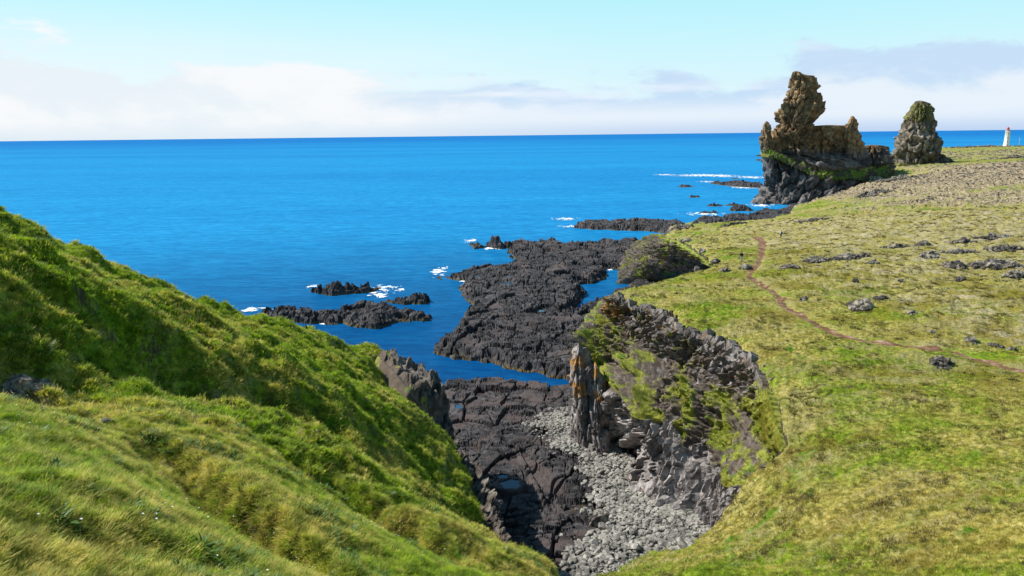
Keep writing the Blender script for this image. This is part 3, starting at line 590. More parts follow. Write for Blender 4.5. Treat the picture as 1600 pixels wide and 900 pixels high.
def disp2(s, b, pos):
    wob = .5 * vn(s / 3, b * 3, 220); h1, c1 = facet(s / 1.6 + wob, b * 7.0, 221, 1.2); h3, c3 = facet(s / 0.7, b * 16, 225, 1.2)
    d = (0.8 * h1 - 0.8 * sm(c1, .14, 0) + 0.3 * h3) * sm(b, 0, .2) + 0.9 * fbm(s / 8, b * 1.6, 227, 3) * sm(b, 0, .5)
    veg = 0.20 * (1 + fbm(s / 7, b * 3, 229, 2)) + 0.20 + .35 * sm(b, .25, 0)
    return d, 0.35 * d - 0.5 * np.abs(h1) * sm(b, .2, 0), {'veg': veg, 'lichen': 0.12 + 0 * s, 'red': 0 * s}
cliff('cliff', np.array([[P(*p[:2], z=p[2]) for p in row] for row in CL2]), 0.24, 0.2, M_cliff, disp2)

def disp3(s, b, pos):
    h1, c1 = facet(s / 1.3 + .4 * vn(s / 2, b * 3, 231), b * 4.5, 232, 1.1); h3, _ = facet(s / 0.5, b * 12, 235, 1.0)
    d = (0.7 * h1 - 0.5 * sm(c1, .14, 0) + 0.22 * h3 + 0.7 * fbm(s / 4, b, 237, 2)) * sm(b, 0, .25)
    return d * .45, (0.35 * d + 0.35 * h1 * sm(b, 0, .2) * sm(b, 1.4, .8)), {'veg': 0.34 * sm(b, .6, .1) + 0.12 * (fbm(s / 3, b * 2, 239, 2) > .12), 'lichen': 0.0 * s, 'red': 0 * s}
SPUR = [((590, 556, 80), (606, 549, 85)), ((618, 585, 75), (640, 561, 84.5)), ((640, 612, 72), (668, 577, 83.5)), ((662, 645, 72), (692, 606, 80)), ((684, 680, 71), (698, 648, 79)), ((697, 704, 68), (701, 680, 75)), ((715, 735, 63), (729, 713, 66)), ((729, 775, 57.5), (753, 744, 61.5)), ((741, 800, 54), (769, 772, 57)), ((755, 820, 51.5), (774, 814, 53)), ((775, 846, 47), (790, 844, 47.3)), ((785, 863, 45), (793, 862, 45.5))]
rows = []
for a_, b_ in SPUR:
    t_, m_ = P(*a_[:2], Y=a_[2]), P(*b_[:2], Y=b_[2]); o_ = (m_ - t_) * np.array([1, 1, 0]); o_ /= np.linalg.norm(o_) + 1e-9; o_ = o_ * .4 + np.array([1, .3, 0]) * .6
    rows.append((t_, m_, m_ + o_ * 0.8 + np.array([0, 0, -(m_[2] - 5) * .5]), m_ + o_ * 2.2 + np.array([0, 0, -(m_[2] - .5)])))
cliff('cliff', np.array(rows), 0.14, 0.14, M_crag, disp3, 0.8)

# ------------------------------------------------------------------ the sea stacks
def tower(lv, Y0, seed, amp=1.6, cell=3.0, nu=150, step=0.55, back=True):
    """lv: (py, px left, px right, depth half-thickness, centre offset); rings of a squarish outline, faceted"""
    lv = sorted(lv, key=lambda q: -q[0]); rows = []
    for py, xl, xr, dh, dc in lv:
        a = P(xl, py, Y=Y0 + dc); b = P(xr, py, Y=Y0 + dc); rows.append(((a[2] + b[2]) / 2, (a[0] + b[0]) / 2, (b[0] - a[0]) / 2, dh, Y0 + dc))
    rows = np.array(rows); z = np.arange(rows[0, 0], rows[-1, 0], step); n = len(z)
    c = [np.interp(z, rows[:, 0], rows[:, k]) for k in range(1, 5)]
    t = np.linspace(0, 2 * math.pi, nu + 1)[:-1]; T, Zi = np.meshgrid(t, np.arange(n), indexing='ij'); Z = z[Zi]
    ct, st = np.cos(T), np.sin(T); p = 2.15; k = (np.abs(ct) ** p + np.abs(st) ** p) ** (-1 / p)
    ux, uy = ct * k, st * k; cx, rx, ry, cy = c[0][Zi], c[1][Zi], c[2][Zi], c[3][Zi]
    arc = T * 0.5 * (rx.mean() + ry.mean())
    wx = 1.2 * fbm(arc / 6, Z / 6, seed, 2)
    h, cr_ = facet((arc + wx) / cell, (Z + 0.8 * wx) / (cell * 2.1), seed + 1, 2.2); h2, c2 = facet((arc + wx) / (cell * .42), Z / (cell * .8), seed + 2, 1.3)
    h0, _ = facet(arc / (cell * 2.6), Z / (cell * 4), seed + 4, 1.4)
    fadeT = np.clip((z[-1] - Z) / (2.5), 0, 1)
    d = (amp * (0.75 * h + 0.75 * h0 - 0.85 * sm(cr_, .16, 0) + 0.45 * h2 + 0.5 * fbm(arc / 9, Z / 14, seed + 6, 2))) * np.clip(np.minimum(rx, ry) / 6, .1, 1)
    X = cx + ux * (rx + d - 0.5 * amp); Y = cy + uy * (ry + d); ZZ = Z + 0.4 * amp * h2 * fadeT
    v = np.stack([X, Y, ZZ], -1).reshape(-1, 3); f = gridfaces(nu, n, None, True)
    tc_ = np.array([[cx[0, -1], cy[0, -1], z[-1] + 0.6]]); i0 = len(v); v = np.vstack([v, tc_]); j = np.arange(nu)
    cap = np.stack([j * n + n - 1, ((j + 1) % nu) * n + n - 1, np.full(nu, i0), np.full(nu, i0)], -1)
    return v, f, cap, (arc, Z)
def merge_towers(name, parts, mat, vegf, origin):
    V, F, off = [], [], 0
    for v, f, cap, _ in parts:
        F.append(f + off); F.append(cap + off); V.append(v); off += len(v)
    V = np.vstack(V); F = np.vstack(F)
    veg = vegf(V); quad = F[F[:, 2] != F[:, 3]]; tri = F[F[:, 2] == F[:, 3]][:, :3]
    me = bpy.data.meshes.new(name)
    allv = np.concatenate([quad.ravel(), tri.ravel()]).astype(np.int32)
    me.vertices.add(len(V)); me.vertices.foreach_set('co', (V - origin).astype(np.float32).ravel()); me.loops.add(len(allv)); me.loops.foreach_set('vertex_index', allv)
    nq, ntr = len(quad), len(tri); me.polygons.add(nq + ntr)
    me.polygons.foreach_set('loop_start', np.concatenate([np.arange(nq) * 4, nq * 4 + np.arange(ntr) * 3]).astype(np.int32)); me.polygons.foreach_set('loop_total', np.concatenate([np.full(nq, 4), np.full(ntr, 3)]).astype(np.int32))
    me.update(calc_edges=True); a = me.attributes.new('veg', 'FLOAT', 'POINT'); a.data.foreach_set('value', veg.astype(np.float32)); me.materials.append(mat)
    return me
Y1 = 446.0
parts_top = [
    # main tower with the head leaning right
    tower([(262, 1217, 1274, 8, 0), (240, 1216, 1270, 8, 0), (222, 1217, 1264, 7, 0), (204, 1217, 1266, 7, 0), (194, 1218, 1268, 6.5, 0), (182, 1219, 1276, 6.5, 0), (170, 1218, 1284, 6.5, 0), (157, 1225, 1285, 6.5, 0), (145, 1231, 1281, 6, 0), (137, 1235, 1279, 5.5, 0), (129, 1236, 1277, 5, 0), (123, 1237, 1275, 4.2, 0), (119, 1237, 1258, 3.2, -1), (112, 1238, 1247, 1.8, -1)], Y1, 301, 1.8, 2.8, 190),
    # curtain wall
    tower([(265, 1262, 1335, 6, 5), (230, 1262, 1330, 5, 5), (205, 1264, 1325, 4, 5), (195.5, 1266, 1324, 3, 5)], Y1, 311, 1.9, 2.8, 130),
    # right pinnacle
    tower([(262, 1316, 1358, 6, 0), (240, 1318, 1352, 5.5, 0), (223, 1319, 1346, 5, 0), (205, 1320, 1341, 4, 0), (196, 1323, 1339, 3, 0), (188, 1326, 1337, 2.2, 0), (182, 1329, 1335, 1.4, 0)], Y1, 321, 1.4, 2.4, 100),
    # right hump
    tower([(272, 1340, 1396, 8, 4), (256, 1340, 1393, 8, 4), (243, 1342, 1390, 7, 4), (232, 1344, 1384, 6, 4), (227, 1350, 1374, 4, 4)], Y1 + 4, 331, 2.2, 2.6, 120),
    # left pinnacle
    tower([(275, 1194, 1216, 6, 0), (245, 1191, 1213, 6, 0), (234, 1189, 1211, 5, 0), (218, 1188, 1207, 4, 0), (204, 1188.5, 1205, 3, 0), (196, 1190, 1203.5, 2.4, 0), (190, 1195, 1201, 1.5, 0)], Y1 - 3, 341, 1.3, 2.2, 90),
    tower([(250, 1203, 1222, 5, 2), (215, 1203, 1218, 4, 2), (204, 1205, 1214, 3, 2)], Y1, 345, 1.0, 2.2, 70)]
base_lv = [(330, 1180, 1268, 22, -2), (318, 1183, 1285, 21, -2), (306, 1187, 1312, 19, -1), (290, 1190, 1335, 17, -1), (276, 1192, 1352, 15, 0), (262, 1194, 1356, 12.5, 0), (252, 1196, 1330, 10.5, 0), (244, 1198, 1285, 9, 0), (237, 1199, 1240, 7, 0)]
parts_base = [tower(base_lv, Y1, 351, 2.6, 4.2, 300, 0.6), tower([(322, 1172, 1200, 8, -10), (314, 1177, 1200, 7, -10), (308, 1184, 1200, 5, -10)], Y1, 355, 1.2, 2.5, 60)]
def veg1(V):
    nrm = V[:, 2] * 0
    ledge = []
    for px, py in ((1196, 240), (1212, 243), (1238, 253), (1271, 268), (1299, 272), (1332, 270), (1377, 266), (1400, 264)):
        p = P(px, py, Y=Y1 - 10); ledge.append((p[0], p[2]))
    ledge = np.array(ledge); zl = np.interp(V[:, 0], ledge[:, 0], ledge[:, 1])
    g = np.exp(-((V[:, 2] - zl) / 3.4) ** 4)
    return np.where(V[:, 1] < Y1 + 6, g * 0.50, 0) + 0.02
root = bpy.data.objects.new('rock_stack', None); link(root); root.location = (P(1270, 300, Y=Y1)[0], Y1, 0)
root['label'] = 'tall brown castle-like rock with a leaning tower, left of the smaller stack'; root['category'] = 'rock stack'
org = np.array(root.location)
obj('tower_rock', merge_towers('tower_rock', parts_top, M_stack, veg1, org), root)
obj('base_rock', merge_towers('base_rock', parts_base, M_stack, veg1, org), root)
Y2 = 491.0
p2 = [tower([(262, 1396, 1468, 13, 0), (252, 1399, 1462, 12, 0), (240, 1403, 1463, 11.5, 0), (225, 1405, 1461, 11, 0), (210, 1408, 1458, 9.5, 0), (196, 1412, 1457, 8, 0), (182, 1418, 1454, 6.5, 0), (170, 1425, 1450, 5, 0), (162, 1428, 1449, 4, 0), (157, 1431, 1441, 2.4, 0)], Y2, 361, 1.6, 3.2, 200),
      tower([(262, 1440, 1504, 8, 2), (254, 1450, 1492, 7, 2), (248, 1455, 1480, 5, 2), (240, 1455, 1470, 4, 2)], Y2, 365, 1.2, 2.4, 90)]
def veg2(V): return 0.46 * np.clip((V[:, 2] - 38) / 10, 0, 1) * np.clip((62 - V[:, 2]) / 4, .3, 1) + 0.5 * np.clip((22.0 - V[:, 2]) / 2, 0, 1)
c2 = P(1433, 255, Y=Y2); org2 = np.array([c2[0], Y2, 0.0])
o = obj('rock_stack', merge_towers('rock_stack', p2, M_stack2, veg2, org2)); o.location = org2
o['label'] = 'smaller cone-shaped rock stack with a mossy top, between the big stack and the lighthouse'; o['category'] = 'rock stack'
# the lichen-covered pillars of the nose, standing off the cliff
for k_, (lv, yy) in enumerate([([(700, 891, 930, 2.2, 0), (640, 892, 926, 2.0, 0), (600, 889, 921, 1.8, 0), (565, 888, 917, 1.6, 0), (548, 892, 914, 1.2, 0), (540, 899, 909, .6, 0)], 89.6), ([(700, 908, 958, 2.4, 0), (650, 912, 953, 2.2, 0), (610, 915, 950, 1.9, 0), (585, 917, 944, 1.5, 0), (572, 921, 938, 1.0, 0)], 88.4)]):
    tw = tower(lv, yy, 381 + k_ * 7, 1.0, 1.1, 110, 0.12); V = tw[0]
    me_ = merge_towers('cliff_pillar', [tw], M_cliff, lambda V: V[:, 0] * 0, np.zeros(3)); a_ = me_.attributes.new('lichen', 'FLOAT', 'POINT'); a_.data.foreach_set('value', (0.31 * sm(V[:, 2], 5.0, 10.0)).astype(np.float32)); obj('cliff_pillar', me_, kind='structure')
# grass ledge on the shoulder of the big stack
m, nt, pos, geo = newmat('ledge_grass')
gc_ = mixc(nt, noise(nt, pos, 0.6, 5, 0.7), (0.06, 0.11, 0.012), (0.16, 0.21, 0.03))
finish(nt, mixc(nt, sstep(nt, noise(nt, pos, 0.22, 6, 0.72), 0.45, 0.53), gc_, (0.07, 0.055, 0.045)), 0.95, noise(nt, pos, 1.5, 5, 0.7), 0.9, 0.6, 0.1); M_ledge = m
top = np.array([P(px, py, Y=Y1 - dy) for px, py, dy in ((1198, 232, 6), (1212, 236, 8), (1238, 246, 8), (1271, 257, 8), (1299, 260, 3), (1332, 258, 6), (1360, 263, 6), (1392, 262, 6))])
bot = np.array([P(px, py, Y=Y1 - dy) for px, py, dy in ((1200, 238, 9), (1214, 245, 12), (1240, 258, 14), (1272, 272, 17), (1299, 279, 17), (1332, 276, 15), (1360, 279, 12), (1392, 270, 10))])
n_, m_ = 220, 26; u = np.linspace(0, 7, n_); w = np.linspace(0, 1, m_)
g = np.stack([np.interp(u, np.arange(8), top[:, c])[:, None] * (1 - w) + np.interp(u, np.arange(8), bot[:, c])[:, None] * w for c in range(3)], -1)
U_, W_ = np.meshgrid(u * 10, w * 10, indexing='ij'); bmp = 0.9 * fbm(U_ / 2.2, W_ / 2.5, 371, 3)
g[..., 2] += bmp + 0.9 * np.sin(W_ / 10 * 3.14) - 1.2 * sm(W_, 7.5, 10) * (1 + fbm(U_ / 1.2, W_ * 0, 373, 2)) - .5 * sm(W_, 1.5, 0); g[..., 1] -= 0.6 * bmp
obj('grass_ledge', mesh_np('grass_ledge', g.reshape(-1, 3) - org, gridfaces(n_, m_)[:, ::-1], M_ledge, True), root)

# ------------------------------------------------------------------ stones
def stone_mesh(name, seed, mat, flat=0.6, sub=2, cuts=9):
    """a block made by cutting a sphere with random planes: flat faces, blunt edges"""
    import bmesh
    bm = bmesh.new(); bmesh.ops.create_icosphere(bm, subdivisions=sub, radius=1.0)
    rng = random.Random(seed)
    pl = []
    for i in range(cuts):
        d = Vector((rng.gauss(0, 1), rng.gauss(0, 1), rng.gauss(0, 1))).normalized(); pl.append((d, rng.uniform(0.45, 0.8)))
    sx, sy = rng.uniform(.75, 1.2), rng.uniform(.7, 1.1)
    for v_ in bm.verts:
        for d, h in pl:
            k = v_.co.dot(d)
            if k > h: v_.co -= d * (k - h)
        v_.co.x *= sx; v_.co.y *= sy; v_.co.z *= flat
    me = bpy.data.meshes.new(name); bm.to_mesh(me); bm.free(); me.materials.append(mat)
    a = me.attributes.new('veg', 'FLOAT', 'POINT'); return me
def tri_arrays(me):
    me.calc_loop_triangles(); v = np.empty(len(me.vertices) * 3, np.float32); me.vertices.foreach_get('co', v)
    t = np.empty(len(me.loop_triangles) * 3, np.int32); me.loop_triangles.foreach_get('vertices', t); return v.reshape(-1, 3), t.reshape(-1, 3)
def rotm(rng):
    a = rng.uniform(0, 6.28); b = rng.uniform(-.45, .45); c = rng.uniform(-.45, .45)
    return np.array((Matrix.Rotation(a, 3, 'Z') @ Matrix.Rotation(b, 3, 'X') @ Matrix.Rotation(c, 3, 'Y')))
SM = [stone_mesh('beach_stone', 500 + i, M_beach, 0.55, 1 if i < 0 else 2, 12) for i in range(8)]
rng = np.random.default_rng(7)
bx0, by0 = STN.min(0); bx1, by1 = STN.max(0)
cx = rng.uniform(bx0 - 2, bx1, 26000); cy = rng.uniform(by0, by1, 26000)
s_ = sdf(STN, cx + 1.3 * fbm(cx / 3, cy / 3, 121, 3), cy + 1.3 * fbm(cx / 3 + 7, cy / 3, 122, 3))
ok = (s_ > 0.1 - 1.6 * rng.random(26000) ** 6) & (cy > 50); cx, cy = cx[ok][:8500], cy[ok][:8500]
size = 0.13 + 0.40 * rng.random(len(cx)) ** 3.0
order = np.argsort(-size / np.hypot(cx, cy)); cx, cy, size = cx[order], cy[order], size[order]
zb = beach_z(cx, cy); vi = rng.integers(0, 8, len(cx))
prng = random.Random(3)
for i in range(290):
    o = bpy.data.objects.new('beach_stone', SM[vi[i]]); COL.objects.link(o)
    sc_ = size[i] * (1.55 if i % 26 == 3 else 1.0); o.location = (cx[i], cy[i], zb[i] + sc_ * 0.28); o.scale = (sc_, sc_, sc_ * prng.uniform(.8, 1.3)); o.rotation_euler = (prng.uniform(-.5, .5), prng.uniform(-.5, .5), prng.uniform(0, 6.28))
    o['label'] = 'pale grey angular stone among the scree at the foot of the cove cliff'; o['category'] = 'stone'; o['group'] = 'loose stones on the cove beach'
SMl = [tri_arrays(stone_mesh('pebble', 600 + i, M_beach, 0.6, 1, 8)) for i in range(8)]
V, F, off = [], [], 0
for i in range(290, len(cx)):
    v0, t0 = SMl[vi[i]]; v1 = (v0 * size[i] * 1.0) @ rotm(prng).T + np.array([cx[i], cy[i], zb[i] + size[i] * .25]); V.append(v1); F.append(t0 + off); off += len(v0)
obj('small_stones', mesh_np('small_stones', np.vstack(V), np.vstack(F), M_beach), kind='stuff')
# the dark boulder in the scree
me = stone_mesh('boulder', 777, M_outcrop, .6, 3, 12); o = obj('boulder', me); p = P(938, 815, z=3.3); o.location = (p[0], p[1], 3.5); o.scale = (1.25, .9, 1.0); o.rotation_euler = (0.2, -.15, .4)
o['label'] = 'largest dark boulder lying in the pale scree of the cove'; o['category'] = 'boulder'

# lava outcrops on the plateau: each a clump of broken lumps
from mathutils.bvhtree import BVHTree
def gz(x, y):
    z, _ = upland(np.array([float(x)]), np.array([float(y)])); return float(z[0])
LM = [tri_arrays(stone_mesh('lump', 700 + i, M_outcrop, 0.8, 1, 14)) for i in range(6)]
def outcrop(px, py, zz, wpx, hpx, n, label, lump=(.25, .7), name='lava_outcrop', cat='rock outcrop', mat=None, Y=None, seed=None):
    c = P(px, py, z=zz) if Y is None else P(px, py, Y=Y); wx = wpx / FPX * c[1] / 2; wy = max(wx * 0.5, hpx / FPX * c[1] * 2.0)
    r = random.Random(seed or int(px * 7 + py)); n = int(n * 2.8); lump = (lump[0] * .55, lump[1] * .85); V, F, off = [], [], 0
    xs, ys, ss_ = [], [], []
    for i in range(n):
        a = r.uniform(0, 6.283); q = r.random() ** 0.6; s = r.uniform(*lump) * (1.25 - 0.6 * q); xs.append(math.cos(a) * q * wx); ys.append(math.sin(a) * q * wy + .4 * math.sin(xs[-1] * 1.3)); ss_.append(s)
    g0 = gz(c[0], c[1]); zs, _ = upland(np.array(xs) + c[0], np.array(ys) + c[1])
    for i in range(n):
        v0, t0 = LM[r.randrange(6)]; sc = np.array([r.uniform(.8, 1.5), r.uniform(.8, 1.3), r.uniform(.7, 1.25)]) * ss_[i]
        V.append((v0 * sc) @ rotm(r).T + np.array([xs[i], ys[i], zs[i] - g0 + ss_[i] * .22 + .35 * lump[1] * max(0, 1 - math.hypot(xs[i] / wx, ys[i] / wy) * 1.6)])); F.append(t0 + off); off += len(v0)
    o = obj(name, mesh_np(name, np.vstack(V), np.vstack(F), mat or M_outcrop)); o.location = (c[0], c[1], g0); o['label'] = label; o['category'] = cat
    return o
for a in [
    (1165, 419, 20, 16, 6, 7, 'dark rounded boulder pile just right of the hiker in black', (.5, 1.0)),
    (1132, 423, 20, 24, 4, 16, 'low broken rocks left of the hiker in black', (.3, .6)),
    (1232, 421, 20, 36, 7, 34, 'ragged dark lava rocks right of the path near the hiker in black', (.35, .8)),
    (1275, 409, 20, 44, 8, 46, 'left half of the long broken lava ridge on the plateau', (.4, 1.0)),
    (1322, 406, 20, 66, 9, 80, 'right half of the long broken lava ridge on the plateau', (.35, 1.0)),
    (1345, 482, 20, 46, 9, 40, 'big dark outcrop with a shadowed hollow, alone right of the path', (.4, 1.15)),
    (1375, 470, 20, 28, 6, 18, 'scattered light rocks behind the big hollow outcrop', (.25, .6)),
    (1335, 448, 20, 12, 3, 8, 'little dark rock uphill from the big hollow outcrop', (.3, .6)),
    (1406, 447, 20, 10, 3, 5, 'lone small dark rock in yellow moss', (.3, .6)),
    (1255, 470, 20, 18, 3, 12, 'small grey rocks beside the bend of the path', (.2, .4)),
    (1452, 405, 20, 34, 7, 34, 'dark craggy outcrop among pale grass, middle of the right side', (.4, 1.0)),
    (1498, 402, 20, 60, 6, 46, 'stretched low outcrop right of the dark craggy one', (.3, .8)),
    (1490, 424, 20, 32, 9, 24, 'dark domed outcrop above a small dark boulder', (.5, 1.2)),
    (1500, 444, 20, 14, 6, 9, 'small dark boulder below the domed outcrop', (.4, .9)),
    (1555, 424, 20, 84, 10, 90, 'wide pale lava outcrop near the right edge', (.4, 1.1)),
    (1585, 438, 20, 44, 7, 30, 'flat grey rock apron under the wide pale outcrop', (.4, .9)),
    (1505, 384, 20, 40, 5, 34, 'dark rocks behind the stretched outcrop, left one', (.35, .9)),
    (1550, 378, 20, 56, 6, 50, 'long dark rock line far behind on the right', (.35, .9)),
    (1567, 398, 20, 60, 7, 56, 'jagged dark outcrop above the wide pale one', (.4, 1.1)),
    (1400, 388, 20, 50, 4, 36, 'low grey stones in the pale grass band', (.3, .7)),
    (1440, 386, 20, 36, 4, 28, 'second low line of stones in the pale grass band', (.3, .8)),
    (1365, 415, 20, 26, 4, 14, 'small stones off the right end of the long lava ridge', (.3, .6)),
    (1470, 569, 20, 42, 9, 26, 'mossy dark outcrop with a hole just below the path', (.25, .7)),
    (1517, 534, 20, 16, 6, 9, 'dark boulder pair above the path, left one', (.3, .6)),
    (1555, 541, 20, 14, 7, 7, 'pointed black boulder above the path', (.3, .65)),
    (1580, 549, 20, 16, 4, 9, 'low black stones at the right end above the path', (.2, .5)),
    (1455, 520, 20, 20, 3, 10, 'flat dark stones in the moss above the path', (.2, .4)),
    (1425, 493, 20, 22, 4, 12, 'faint grey stones halfway between path and domed outcrop', (.2, .45)),
    (1285, 605, 19.8, 10, 3, 5, 'small brown rock in the grass under the path', (.12, .25)),
    (1145, 358, 10, 40, 5, 30, 'pale rocks at the shore end of the path', (.4, 1.0)),
    (1060, 364, 7, 44, 7, 60, 'grey-brown rock slab at the near shore, left end of the land', (.7, 1.6)),
    (1088, 347, 8, 16, 5, 7, 'dark knob on the shoreline between shelf and lagoon', (.6, 1.5)),
    (1270, 352, 14, 60, 4, 40, 'row of low rocks behind the hiker in white', (.4, 1.0)),
    (1365, 302, 15, 60, 6, 60, 'red-brown rough rocks at the right foot of the big stack', (.6, 1.7)),
    (1405, 272, 18, 70, 6, 60, 'dark rock ridge between the two stacks', (.6, 1.8)),
    (1312, 303, 5, 86, 8, 120, 'rubble at the front foot of the big stack', (1.4, 3.4)),
    (1106, 411, 19, 34, 4, 26, 'jagged dark rocks on the cliff brow left of the hiker in black', (.6, 1.5)),
    (1086, 396, 17, 30, 5, 24, 'grey rocks on the brow halfway down the small headland', (.6, 1.7)),
    (1058, 379, 13, 40, 5, 30, 'rough rock crest at the left end of the small headland', (.8, 2.0)),
    (1535, 233, 20.4, 120, 2, 60, 'far dark lava edge left of the lighthouse', (.9, 2.4)),
    (1580, 252, 20.4, 90, 3, 60, 'distant dark stones below the lighthouse', (.7, 1.8))]:
    outcrop(*a)
# rock and soil on the left hill
for px, py, Y, w, n, lb, lu in [(333, 690, 30, 46, 14, 'brown rock poking from the left hill, casting a long shadow', (.25, .55)), (250, 662, 26.5, 40, 12, 'small brown crumbly rocks left of the poking rock on the hill', (.12, .28)), (20, 530, 29.5, 90, 26, 'dark rock face at the left edge of the hill, in shade', (.4, .9)),
                               (160, 640, 24, 26, 8, 'low brown earth lumps in the near grass', (.1, .2)), (480, 775, 24, 20, 7, 'little brown rocks in the slope at the bottom centre-left', (.1, .2))]:
    outcrop(px, py, 0, w, 6, n, lb, (lu[0] * 1.3, lu[1] * 1.1), 'rock', 'rock', None, Y)

# ------------------------------------------------------------------ the path
bvh = BVHTree.FromObject(meadow, bpy.context.evaluated_depsgraph_get())
PL = np.array(PATHW); L = np.concatenate([[0], np.cumsum(np.linalg.norm(np.diff(PL, axis=0), axis=1))]); s = np.arange(0, L[-1], 0.3)
cxp = np.interp(s, L, PL[:, 0]); cyp = np.interp(s, L, PL[:, 1]); k = np.ones(15) / 15
cxp = np.convolve(np.pad(cxp, 7, 'edge'), k, 'valid'); cyp = np.convolve(np.pad(cyp, 7, 'edge'), k, 'valid')
cxp = cxp + .35 * vn(s / 3, s * 0, 801); tx = np.gradient(cxp); ty = np.gradient(cyp); q = np.hypot(tx, ty); nx, ny = -ty / q, tx / q
wl = 0.5 + 0.9 * fbm(s / 2.0, s * 0, 803, 4) + 0.5 * sm(s, 60, 0); wr = 0.5 + 0.9 * fbm(s / 2.0, s * 0 + 5, 805, 4) + 0.5 * sm(s, 60, 0)
vv = []
for i in range(len(s)):
    for t in np.linspace(-1, 1, 7):
        ww = (max(wl[i], .12) if t < 0 else max(wr[i], .12)) * t; X, Y_ = cxp[i] + nx[i] * ww, cyp[i] + ny[i] * ww
        h_ = bvh.ray_cast(Vector((X, Y_, 60)), Vector((0, 0, -1))); vv.append((X, Y_, (h_[0].z if h_[0] else 20) + (0.07 if abs(t) < .9 else -0.03)))
m, nt, pos, geo = newmat('path_soil')
finish(nt, ramp(nt, noise(nt, pos, 0.8, 6, 0.7), [(0.35, (0.085, 0.042, 0.024)), (0.52, (0.17, 0.092, 0.052)), (0.68, (0.36, 0.25, 0.17))]), 0.95, noise(nt, pos, 4, 5, 0.7), 0.6, 0.08, 0.1)
obj('path', mesh_np('path', vv, gridfaces(len(s), 7)[:, ::-1], m, True), kind='structure')

# ------------------------------------------------------------------ foam
m, nt, pos, geo = newmat('sea_foam')
finish(nt, mixc(nt, noise(nt, pos, 1.0, 4), (0.62, 0.70, 0.76), (0.86, 0.88, 0.90)), 0.9, noise(nt, pos, 3, 4), .5, .1, .1); M_foam = m
V, F, off = [], [], 0
for px, py, w, h, th in [(398, 484, 40, 5, .10), (490, 447, 18, 4, .15), (602, 452, 44, 10, .16), (590, 460, 30, 6, .22), (604, 463, 18, 4, .25), (505, 507, 26, 3, .1), (686, 424, 20, 10, .12), (727, 441, 14, 5, .1), (735, 376, 16, 4, .1), (768, 388, 34, 3, .05), (800, 380, 20, 3, .2), (885, 342, 34, 3, .08), (930, 347, 30, 2.5, .15), (890, 354, 26, 2.5, .15),
                         (1095, 274, 80, 3, .02), (1130, 275, 34, 3, .05), (1040, 273, 30, 2, .2), (1175, 277, 40, 3, .1), (1163, 293, 30, 2.5, .05), (1105, 284, 22, 2, .2), (1100, 334, 50, 4, .2), (1190, 321, 40, 3, .15), (955, 421, 24, 3, .1), (745, 500, 10, 3, .3), (895, 493, 24, 5, .2), (1210, 317, 50, 3, .12)]:
    c = P(px, py, z=0); a = w / FPX * c[1] / 2 * 1.4; cy0 = P(px, py - h, z=0)[1]; cy1 = P(px, py + h, z=0)[1]; b = max(0.8, (cy0 - cy1) / 2 * .8)
    nx_ = int(min(190, max(40, a * 12))); ny_ = int(min(110, max(30, b * 9)))
    X, Yq = np.meshgrid(np.linspace(-1.2, 1.2, nx_), np.linspace(-1.2, 1.2, ny_), indexing='ij'); gx, gy = c[0] + X * a, c[1] + Yq * b
    fld = 1 - np.hypot(X, Yq) + 1.5 * fbm(X * a / 3.0 + px, Yq * b / 2.2, 811, 5, 0.65) - th; keepf = (fld > 0.34)
    v = np.stack([gx, gy, np.full(gx.shape, 0.03) + 0.1 * sm(fld, .2, .9)], -1).reshape(-1, 3); f = gridfaces(nx_, ny_)
    f = f[keepf.ravel()[f].all(1)]; V.append(v); F.append(f + off); off += len(v)
v, f, _ = compact(np.vstack(V), np.vstack(F)); obj('sea_foam', mesh_np('sea_foam', v, f, M_foam, True), kind='stuff')

# ------------------------------------------------------------------ lighthouse and mast
M_white = plain('white_render', (0.82, 0.81, 0.78), 0.6, .04, .5); M_red = plain('red_paint', (0.55, 0.05, 0.04), 0.5); M_glass = plain('lantern_glass', (0.12, 0.14, 0.15), 0.1); M_con = plain('concrete', (0.42, 0.40, 0.37), .9)
def lathe(name, prof, n, mat, parent, fac=0, smooth=True):
    t = np.linspace(0, 2 * math.pi, n + 1)[:-1]; T, K = np.meshgrid(t, np.arange(len(prof)), indexing='ij'); pr = np.array(prof)
    v = np.stack([np.cos(T) * pr[K, 0], np.sin(T) * pr[K, 0], pr[K, 1]], -1).reshape(-1, 3)
    return obj(name, mesh_np(name, v, gridfaces(n, len(prof), None, True), mat, smooth), parent)
def box(name, c, s, mat, parent, taper=1.0, rz=0):
    v = []
    for z_, k_ in ((-1, 1), (1, taper)):
        for x_, y_ in ((-1, -1), (1, -1), (1, 1), (-1, 1)): v.append((x_ * s[0] / 2 * k_, y_ * s[1] / 2 * k_, z_ * s[2] / 2))
    v = np.array(v) @ np.array(Matrix.Rotation(rz, 3, 'Z')).T + np.array(c)
    return obj(name, mesh_np(name, v, [(0, 3, 2, 1), (4, 5, 6, 7), (0, 1, 5, 4), (1, 2, 6, 5), (2, 3, 7, 6), (3, 0, 4, 7)], mat), parent)
lp = P(1572, 228.5, Y=955); lz = gz(lp[0], lp[1])
LH = bpy.data.objects.new('lighthouse', None); link(LH); LH.location = (lp[0], lp[1], lz - .3); LH['label'] = 'white tapering lighthouse with a small red lantern top on the far headland'; LH['category'] = 'lighthouse'
lathe('tower', [(3.3, 0), (2.9, 1), (2.5, 8), (2.25, 18.6), (2.9, 18.9), (2.9, 19.5), (0, 19.5)], 24, M_white, LH)
